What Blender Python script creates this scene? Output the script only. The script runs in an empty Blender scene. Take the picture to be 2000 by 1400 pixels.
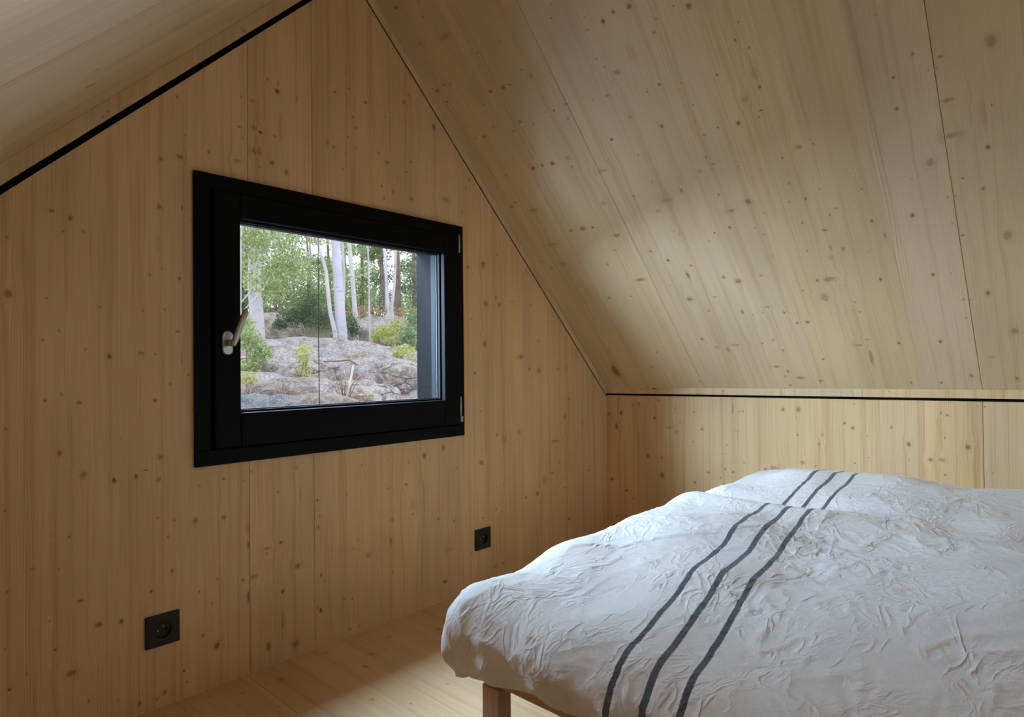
import bpy, bmesh, math, random
import numpy as np
from mathutils import Vector, Matrix

S = bpy.context.scene
COL = S.collection
random.seed(7)

# ------------------------------------------------------------------ camera, world, lights, exposure
FOC = 1211.5                      # focal length in pixels of the 2000 px wide frame
YAW, PIT, ROL = 0.82285, 0.01241, -0.01073
CAM = np.array([-1.119, -1.73326, 0.85373])
_f = np.array([math.sin(YAW) * math.cos(PIT), math.cos(YAW) * math.cos(PIT), math.sin(PIT)])
_r = np.cross(_f, [0, 0, 1]); _r /= np.linalg.norm(_r); _u = np.cross(_r, _f)
_R = _r * math.cos(ROL) + _u * math.sin(ROL)
_U = -_r * math.sin(ROL) + _u * math.cos(ROL)
cd = bpy.data.cameras.new('camera'); cam = bpy.data.objects.new('camera', cd); COL.objects.link(cam)
cd.sensor_width = 36.0; cd.lens = FOC / 2000 * 36; cd.clip_start = 0.02; cd.clip_end = 200
m = Matrix.Identity(4)
for i in range(3):
    m[i][0], m[i][1], m[i][2], m[i][3] = _R[i], _U[i], -_f[i], CAM[i]
cam.matrix_world = m
S.camera = cam

def at(px, py, depth):
    """the point seen at a pixel of the 2000x1400 photograph, at a real distance along the view axis"""
    return CAM + (_f + _R * (px - 1000) / FOC + _U * (700 - py) / FOC) * depth

w = bpy.data.worlds.new('sky'); S.world = w; w.use_nodes = True
wn, wl = w.node_tree.nodes, w.node_tree.links
bg = wn['Background']; bg.inputs[1].default_value = 2.0
tc = wn.new('ShaderNodeTexCoord'); nz = wn.new('ShaderNodeTexNoise'); nz.inputs['Scale'].default_value = 2.4
nz.inputs['Detail'].default_value = 5
cr = wn.new('ShaderNodeValToRGB'); cr.color_ramp.elements[0].position = .35; cr.color_ramp.elements[1].position = .65
cr.color_ramp.elements[0].color = (.66, .76, .95, 1); cr.color_ramp.elements[1].color = (.97, .98, 1, 1)
wl.new(tc.outputs['Generated'], nz.inputs['Vector']); wl.new(nz.outputs['Fac'], cr.inputs['Fac']); wl.new(cr.outputs['Color'], bg.inputs[0])

def area(name, loc, target, sx, sy, power, color):
    l = bpy.data.lights.new(name, 'AREA'); l.shape = 'RECTANGLE'; l.size = sx; l.size_y = sy
    l.energy = power; l.color = color
    o = bpy.data.objects.new(name, l); COL.objects.link(o)
    o.location = loc
    d = Vector(target) - Vector(loc)
    o.rotation_euler = d.to_track_quat('-Z', 'Y').to_euler()
    return o
SKY = (.62, .87, 1.21)
area('daylight_far_left', (-2.0, .75, 2.03), (-2.0, 0, 2.03), 1.4, 1.75, 960, SKY)
area('daylight_left', (-.8, .75, 2.0), (-.8, 0, 2.0), 1.0, 1.8, 640, SKY)
area('daylight_upper', (.9, .75, 2.5), (.9, 0, 2.5), 3.0, 1.6, 560, SKY)
area('daylight_low', (-1.5, .75, .55), (-1.5, 0, .55), 2.4, .85, 60, SKY)
_l = area('fill_left_ceiling', (.98, -2.35, 1.02), (-1.06, -1.3, 1.12), .5, .25, 2.3, (.56, .78, 1.15)); _l.data.spread = math.radians(44)  # added cool fill for the left ceiling; no roof window is built
area('fill_rear', (.35, -3.4, .95), (0, 0, .9), .8, .7, 4, (.8, .92, 1.0))  # added fill from behind the camera; the rear wall has no window

vs = S.view_settings
vs.view_transform = 'Standard'; vs.look = 'None'; vs.gamma = 1; vs.exposure = 0.11; vs.use_curve_mapping = False
S.display_settings.display_device = 'sRGB'
try:
    S.cycles.max_bounces = 10; S.cycles.diffuse_bounces = 6; S.cycles.glossy_bounces = 3; S.cycles.transparent_max_bounces = 16
    S.cycles.use_denoising = True; S.cycles.sample_clamp_indirect = 6
except Exception:
    pass

# ------------------------------------------------------------------ helpers
def tag(o, label=None, cat=None, group=None, kind=None):
    if label: o['label'] = label
    if cat: o['category'] = cat
    if group: o['group'] = group
    if kind: o['kind'] = kind
    return o

def empty(name, loc=(0, 0, 0), parent=None):
    o = bpy.data.objects.new(name, None); COL.objects.link(o); o.location = loc
    o.empty_display_size = .1
    if parent: o.parent = parent
    return o

def link(name, me, mat=None, parent=None, smooth=False):
    o = bpy.data.objects.new(name, me); COL.objects.link(o)
    if mat:
        me.materials.clear(); me.materials.append(mat)
    if smooth:
        me.polygons.foreach_set('use_smooth', [True] * len(me.polygons))
    if parent:
        o.parent = parent
        o.matrix_parent_inverse = Matrix.Translation(parent_loc(parent)).inverted()
    return o

def parent_loc(p):
    v = Vector((0, 0, 0))
    while p is not None and p.type == 'EMPTY':
        v += Vector(p.location); p = p.parent
    return v

def bm_obj(name, bm, mat, parent=None, smooth=False):
    me = bpy.data.meshes.new(name); bm.normal_update(); bm.to_mesh(me); bm.free()
    return link(name, me, mat, parent, smooth)

def box_bm(lo, hi, bev=0.0, seg=2, bm=None):
    bm = bm or bmesh.new()
    g = bmesh.ops.create_cube(bm, size=1)
    lo, hi = Vector(lo), Vector(hi)
    for v in g['verts']:
        v.co = Vector([(lo[i] + hi[i]) / 2 + v.co[i] * (hi[i] - lo[i]) for i in range(3)])
    if bev:
        ed = list({e for v in g['verts'] for e in v.link_edges})
        bmesh.ops.bevel(bm, geom=ed, offset=bev, segments=seg, affect='EDGES', profile=.5)
    return bm

def box(name, lo, hi, mat, parent=None, bev=0.0, seg=2):
    return bm_obj(name, box_bm(lo, hi, bev, seg), mat, parent)

def tube_bm(pts, radii, n=10, bm=None, cap=True):
    bm = bm or bmesh.new()
    pts = [Vector(p) for p in pts]; rings = []
    ref = Vector((.3, .5, .81)).normalized()
    for i, p in enumerate(pts):
        d = (pts[min(i + 1, len(pts) - 1)] - pts[max(i - 1, 0)]).normalized()
        a = d.cross(ref)
        if a.length < 1e-3: a = d.cross(Vector((1, 0, 0)))
        a.normalize(); b = d.cross(a)
        r = radii[i] if hasattr(radii, '__len__') else radii
        rings.append([bm.verts.new(p + (a * math.cos(t) + b * math.sin(t)) * r) for t in [2 * math.pi * k / n for k in range(n)]])
    for i in range(len(rings) - 1):
        for k in range(n):
            bm.faces.new((rings[i][k], rings[i][(k + 1) % n], rings[i + 1][(k + 1) % n], rings[i + 1][k]))
    if cap:
        bm.faces.new(rings[0][::-1]); bm.faces.new(rings[-1])
    return bm

def tube(name, pts, radii, mat, parent=None, n=10):
    return bm_obj(name, tube_bm(pts, radii, n), mat, parent, smooth=True)

# noise on arrays -------------------------------------------------
def _hash(ix, iy, seed):
    h = (ix.astype(np.int64) * 374761393 + iy.astype(np.int64) * 668265263 + seed * 974634777) & 0x7fffffff
    h = ((h ^ (h >> 13)) * 1274126177) & 0x7fffffff
    return (h ^ (h >> 16)) & 0xffff

def noise2(x, y, seed=0):
    x = np.asarray(x, float); y = np.asarray(y, float)
    ix, iy = np.floor(x), np.floor(y); fx, fy = x - ix, y - iy
    def g(dx, dy):
        a = _hash(ix + dx, iy + dy, seed) / 65536 * 2 * np.pi
        return np.cos(a) * (fx - dx) + np.sin(a) * (fy - dy)
    sx = fx * fx * fx * (fx * (fx * 6 - 15) + 10); sy = fy * fy * fy * (fy * (fy * 6 - 15) + 10)
    return 1.5 * ((g(0, 0) * (1 - sx) + g(1, 0) * sx) * (1 - sy) + (g(0, 1) * (1 - sx) + g(1, 1) * sx) * sy)

def fbm(x, y, o=4, seed=0):
    s = 0; a = 1; t = 0
    for i in range(o):
        s = s + a * noise2(x * 2 ** i, y * 2 ** i, seed + i * 17); t += a; a *= .5
    return s / t

def sstep(a, b, x):
    t = np.clip((x - a) / (b - a), 0, 1); return t * t * (3 - 2 * t)

# ------------------------------------------------------------------ materials
class NT:
    def __init__(s, name):
        s.m = bpy.data.materials.new(name); s.m.use_nodes = True
        s.t = s.m.node_tree; s.n = s.t.nodes; s.l = s.t.links; s.b = s.n['Principled BSDF']
    def new(s, typ, **kw):
        n = s.n.new(typ)
        for k, v in kw.items(): setattr(n, k, v)
        return n
    def val(s, sock, v):
        if hasattr(v, 'bl_idname') or isinstance(v, bpy.types.NodeSocket): s.l.new(v, sock)
        else: sock.default_value = v
    def math(s, op, a, b=None, c=None, clamp=False):
        n = s.new('ShaderNodeMath', operation=op, use_clamp=clamp)
        s.val(n.inputs[0], a)
        if b is not None: s.val(n.inputs[1], b)
        if c is not None: s.val(n.inputs[2], c)
        return n.outputs[0]
    def mapr(s, v, a, b, c=0., d=1., smooth=False):
        n = s.new('ShaderNodeMapRange', interpolation_type='SMOOTHSTEP' if smooth else 'LINEAR')
        s.val(n.inputs[0], v)
        for i, q in zip((1, 2, 3, 4), (a, b, c, d)): s.val(n.inputs[i], q)
        return n.outputs[0]
    def noise(s, vec, scale, detail=2., rough=.5, dist=0.):
        n = s.new('ShaderNodeTexNoise')
        if vec is not None: s.l.new(vec, n.inputs['Vector'])
        n.inputs['Scale'].default_value = scale; n.inputs['Detail'].default_value = detail
        n.inputs['Roughness'].default_value = rough; n.inputs['Distortion'].default_value = dist
        return n
    def comb(s, x, y, z=0.):
        n = s.new('ShaderNodeCombineXYZ')
        for i, q in enumerate((x, y, z)): s.val(n.inputs[i], q)
        return n.outputs[0]
    def mix(s, f, a, b, mode='MIX'):
        n = s.new('ShaderNodeMix', data_type='RGBA', blend_type=mode)
        s.val(n.inputs['Factor'], f)
        for k, q in (('A', a), ('B', b)):
            sk = [i for i in n.inputs if i.name == k and i.type == 'RGBA'][0]
            if isinstance(q, tuple): sk.default_value = (*q, 1) if len(q) == 3 else q
            else: s.l.new(q, sk)
        return [o for o in n.outputs if o.type == 'RGBA'][0]
    def bump(s, h, strength, dist):
        n = s.new('ShaderNodeBump'); s.l.new(h, n.inputs['Height'])
        n.inputs['Strength'].default_value = strength; n.inputs['Distance'].default_value = dist
        s.l.new(n.outputs[0], s.b.inputs['Normal'])

def plain(name, col, rough=.5, metal=0., spec=.5, var=.06, scale=30.):
    t = NT(name)
    tcn = t.new('ShaderNodeTexCoord'); n = t.noise(tcn.outputs['Object'], scale, 3)
    c1 = tuple(max(0, c * (1 - var)) for c in col); c2 = tuple(c * (1 + var) for c in col)
    t.l.new(t.mix(n.outputs['Fac'], c1, c2), t.b.inputs['Base Color'])
    t.b.inputs['Roughness'].default_value = rough; t.b.inputs['Metallic'].default_value = metal
    t.b.inputs['Specular IOR Level'].default_value = spec
    return t.m

def wood(name, pale, dark, rough=.55, spec=.3, line=.85, knots=True, tone=.06, strk_amt=.5):
    """spruce lamella: u across the grain, v along it (metres, in the UV map); knots come from face attributes"""
    t = NT(name)
    uv = t.new('ShaderNodeUVMap', uv_map='grain'); sp = t.new('ShaderNodeSeparateXYZ'); t.l.new(uv.outputs[0], sp.inputs[0])
    u, v = sp.outputs[0], sp.outputs[1]
    oi = t.new('ShaderNodeObjectInfo'); rnd = oi.outputs['Random']
    if knots:
        ka = t.new('ShaderNodeAttribute', attribute_name='knot_shape'); kb = t.new('ShaderNodeAttribute', attribute_name='knot_look')
        sa = t.new('ShaderNodeSeparateColor'); t.l.new(ka.outputs['Color'], sa.inputs[0])
        sb = t.new('ShaderNodeSeparateColor'); t.l.new(kb.outputs['Color'], sb.inputs[0])
        du = t.math('SUBTRACT', u, sa.outputs[0]); dv = t.math('SUBTRACT', v, sa.outputs[1])
        eu = t.math('DIVIDE', du, sa.outputs[2]); ev = t.math('DIVIDE', dv, ka.outputs['Alpha'])
        kn = t.noise(t.comb(eu, ev, t.math('MULTIPLY', sa.outputs[0], 37.)), 1.3, 2)
        d = t.math('SQRT', t.math('ADD', t.math('MULTIPLY', eu, eu), t.math('MULTIPLY', ev, ev)))
        d = t.math('ADD', d, t.math('MULTIPLY', t.math('SUBTRACT', kn.outputs['Fac'], .5), .9))
        # grain lines part around the knot
        g = t.math('MULTIPLY', t.math('ADD', t.math('MULTIPLY', t.math('MULTIPLY', eu, eu), .16), t.math('MULTIPLY', t.math('MULTIPLY', ev, ev), .06)), -1.)
        g = t.math('MULTIPLY', t.math('EXPONENT', g), .8)
        g = t.math('MULTIPLY', g, t.mapr(sb.outputs[0], 0, .05))
        uu = t.math('SUBTRACT', u, t.math('MULTIPLY', du, g))
    else:
        uu = u
    ofs = t.math('MULTIPLY', rnd, 71.)
    wob = t.noise(t.comb(t.math('MULTIPLY', uu, 7.), t.math('MULTIPLY', v, .9), ofs), 1.0, 2)
    # annual rings: wavy bands across u
    ph = t.math('ADD', t.math('MULTIPLY', uu, 215.), t.math('MULTIPLY', wob.outputs['Fac'], 14.))
    ph = t.math('ADD', ph, ofs)
    saw = t.math('FRACT', ph); ring = t.math('POWER', saw, 4.5)
    clus = t.noise(t.comb(t.math('MULTIPLY', uu, 16.), t.math('MULTIPLY', v, .35), ofs), 1., 2)
    cl = t.mapr(clus.outputs['Fac'], .48, .70, .16, 1.)
    fine = t.noise(t.comb(t.math('MULTIPLY', uu, 420.), t.math('MULTIPLY', v, 5.), ofs), 1., 1)
    strk = t.noise(t.comb(t.math('MULTIPLY', uu, 55.), t.math('MULTIPLY', v, .7), ofs), 1., 3, .6)
    pat = t.noise(t.comb(t.math('MULTIPLY', u, 5.), t.math('MULTIPLY', v, 1.6), ofs), 1., 1)
    f = t.math('MULTIPLY', t.math('MULTIPLY', ring, cl), line)
    f = t.math('ADD', f, t.mapr(strk.outputs['Fac'], .50, .78, 0., strk_amt))
    f = t.math('ADD', f, t.mapr(fine.outputs['Fac'], .35, .75, -.10, .17), clamp=True)
    c = t.mix(f, pale, dark)
    tn = t.math('ADD', t.math('MULTIPLY', t.math('SUBTRACT', rnd, .5), tone), t.mapr(pat.outputs['Fac'], .3, .7, .90, 1.08))
    hs = t.new('ShaderNodeHueSaturation'); t.l.new(c, hs.inputs['Color']); t.l.new(tn, hs.inputs['Value'])
    rs = t.math('FRACT', t.math('MULTIPLY', rnd, 13.7))
    t.l.new(t.mapr(rs, 0, 1, .95, 1.05), hs.inputs['Saturation'])
    c = hs.outputs[0]
    if knots:
        halo = t.math('MULTIPLY', t.mapr(d, 2.6, .7, 0, 1, True), t.math('MULTIPLY', sb.outputs[0], .30))
        c = t.mix(halo, c, (.42, .21, .065))
        big = t.mapr(sa.outputs[2], .006, .013, 0., 1.)                    # large knots: brown eye with a darker rim
        rim = t.math('MULTIPLY', t.mapr(d, .45, .85, 0., 1., True), big)
        dk = t.mix(t.math('MULTIPLY', big, .75), (.15, .056, .013), (.31, .145, .042))
        dk = t.mix(t.math('MULTIPLY', rim, .8), dk, (.10, .048, .02))
        red = t.mix(sb.outputs[1], dk, (.34, .13, .05))
        core = t.math('MULTIPLY', t.mapr(d, 1.3, .5, 0, 1, True), t.math('MULTIPLY', sb.outputs[0], .92))
        core = t.math('MULTIPLY', core, t.mapr(kn.outputs['Fac'], .25, .6, 1., .84))
        c = t.mix(core, c, red)
    t.l.new(c, t.b.inputs['Base Color'])
    t.b.inputs['Roughness'].default_value = rough; t.b.inputs['Specular IOR Level'].default_value = spec
    t.bump(f, .10, .0006)
    return t.m

WALL = wood('spruce_wall', (.72, .495, .265), (.44, .20, .05))
ROOF = wood('spruce_roof', (.70, .515, .30), (.44, .235, .07), strk_amt=.40, line=.75)
FLOOR = wood('spruce_floor', (.68, .465, .24), (.38, .18, .055), rough=.40, spec=.9)
BEECH = wood('beech_bed', (.50, .31, .19), (.36, .20, .11), knots=False, line=.25, tone=.02)
BLACK = plain('black_painted_wood', (.0030, .0033, .0036), .55, spec=.09)
DARKGREY = plain('dark_grey_reveal', (.0016, .0017, .0018), .7, spec=.06, var=.02)
SHADOW = plain('matt_black', (.006, .006, .006), .9, spec=.1)  # matt black: stands for shade in the gaps, also used for plain black parts
STEEL = plain('satin_steel', (.52, .51, .48), .32, 1.0)
PIN = plain('grey_hinge_pin', (.42, .41, .40), .45, .3)
SOCKET = plain('black_socket_plastic', (.010, .011, .012), .38, spec=.4)
BRASS = plain('socket_contact', (.7, .66, .55), .3, 1.0)

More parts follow.
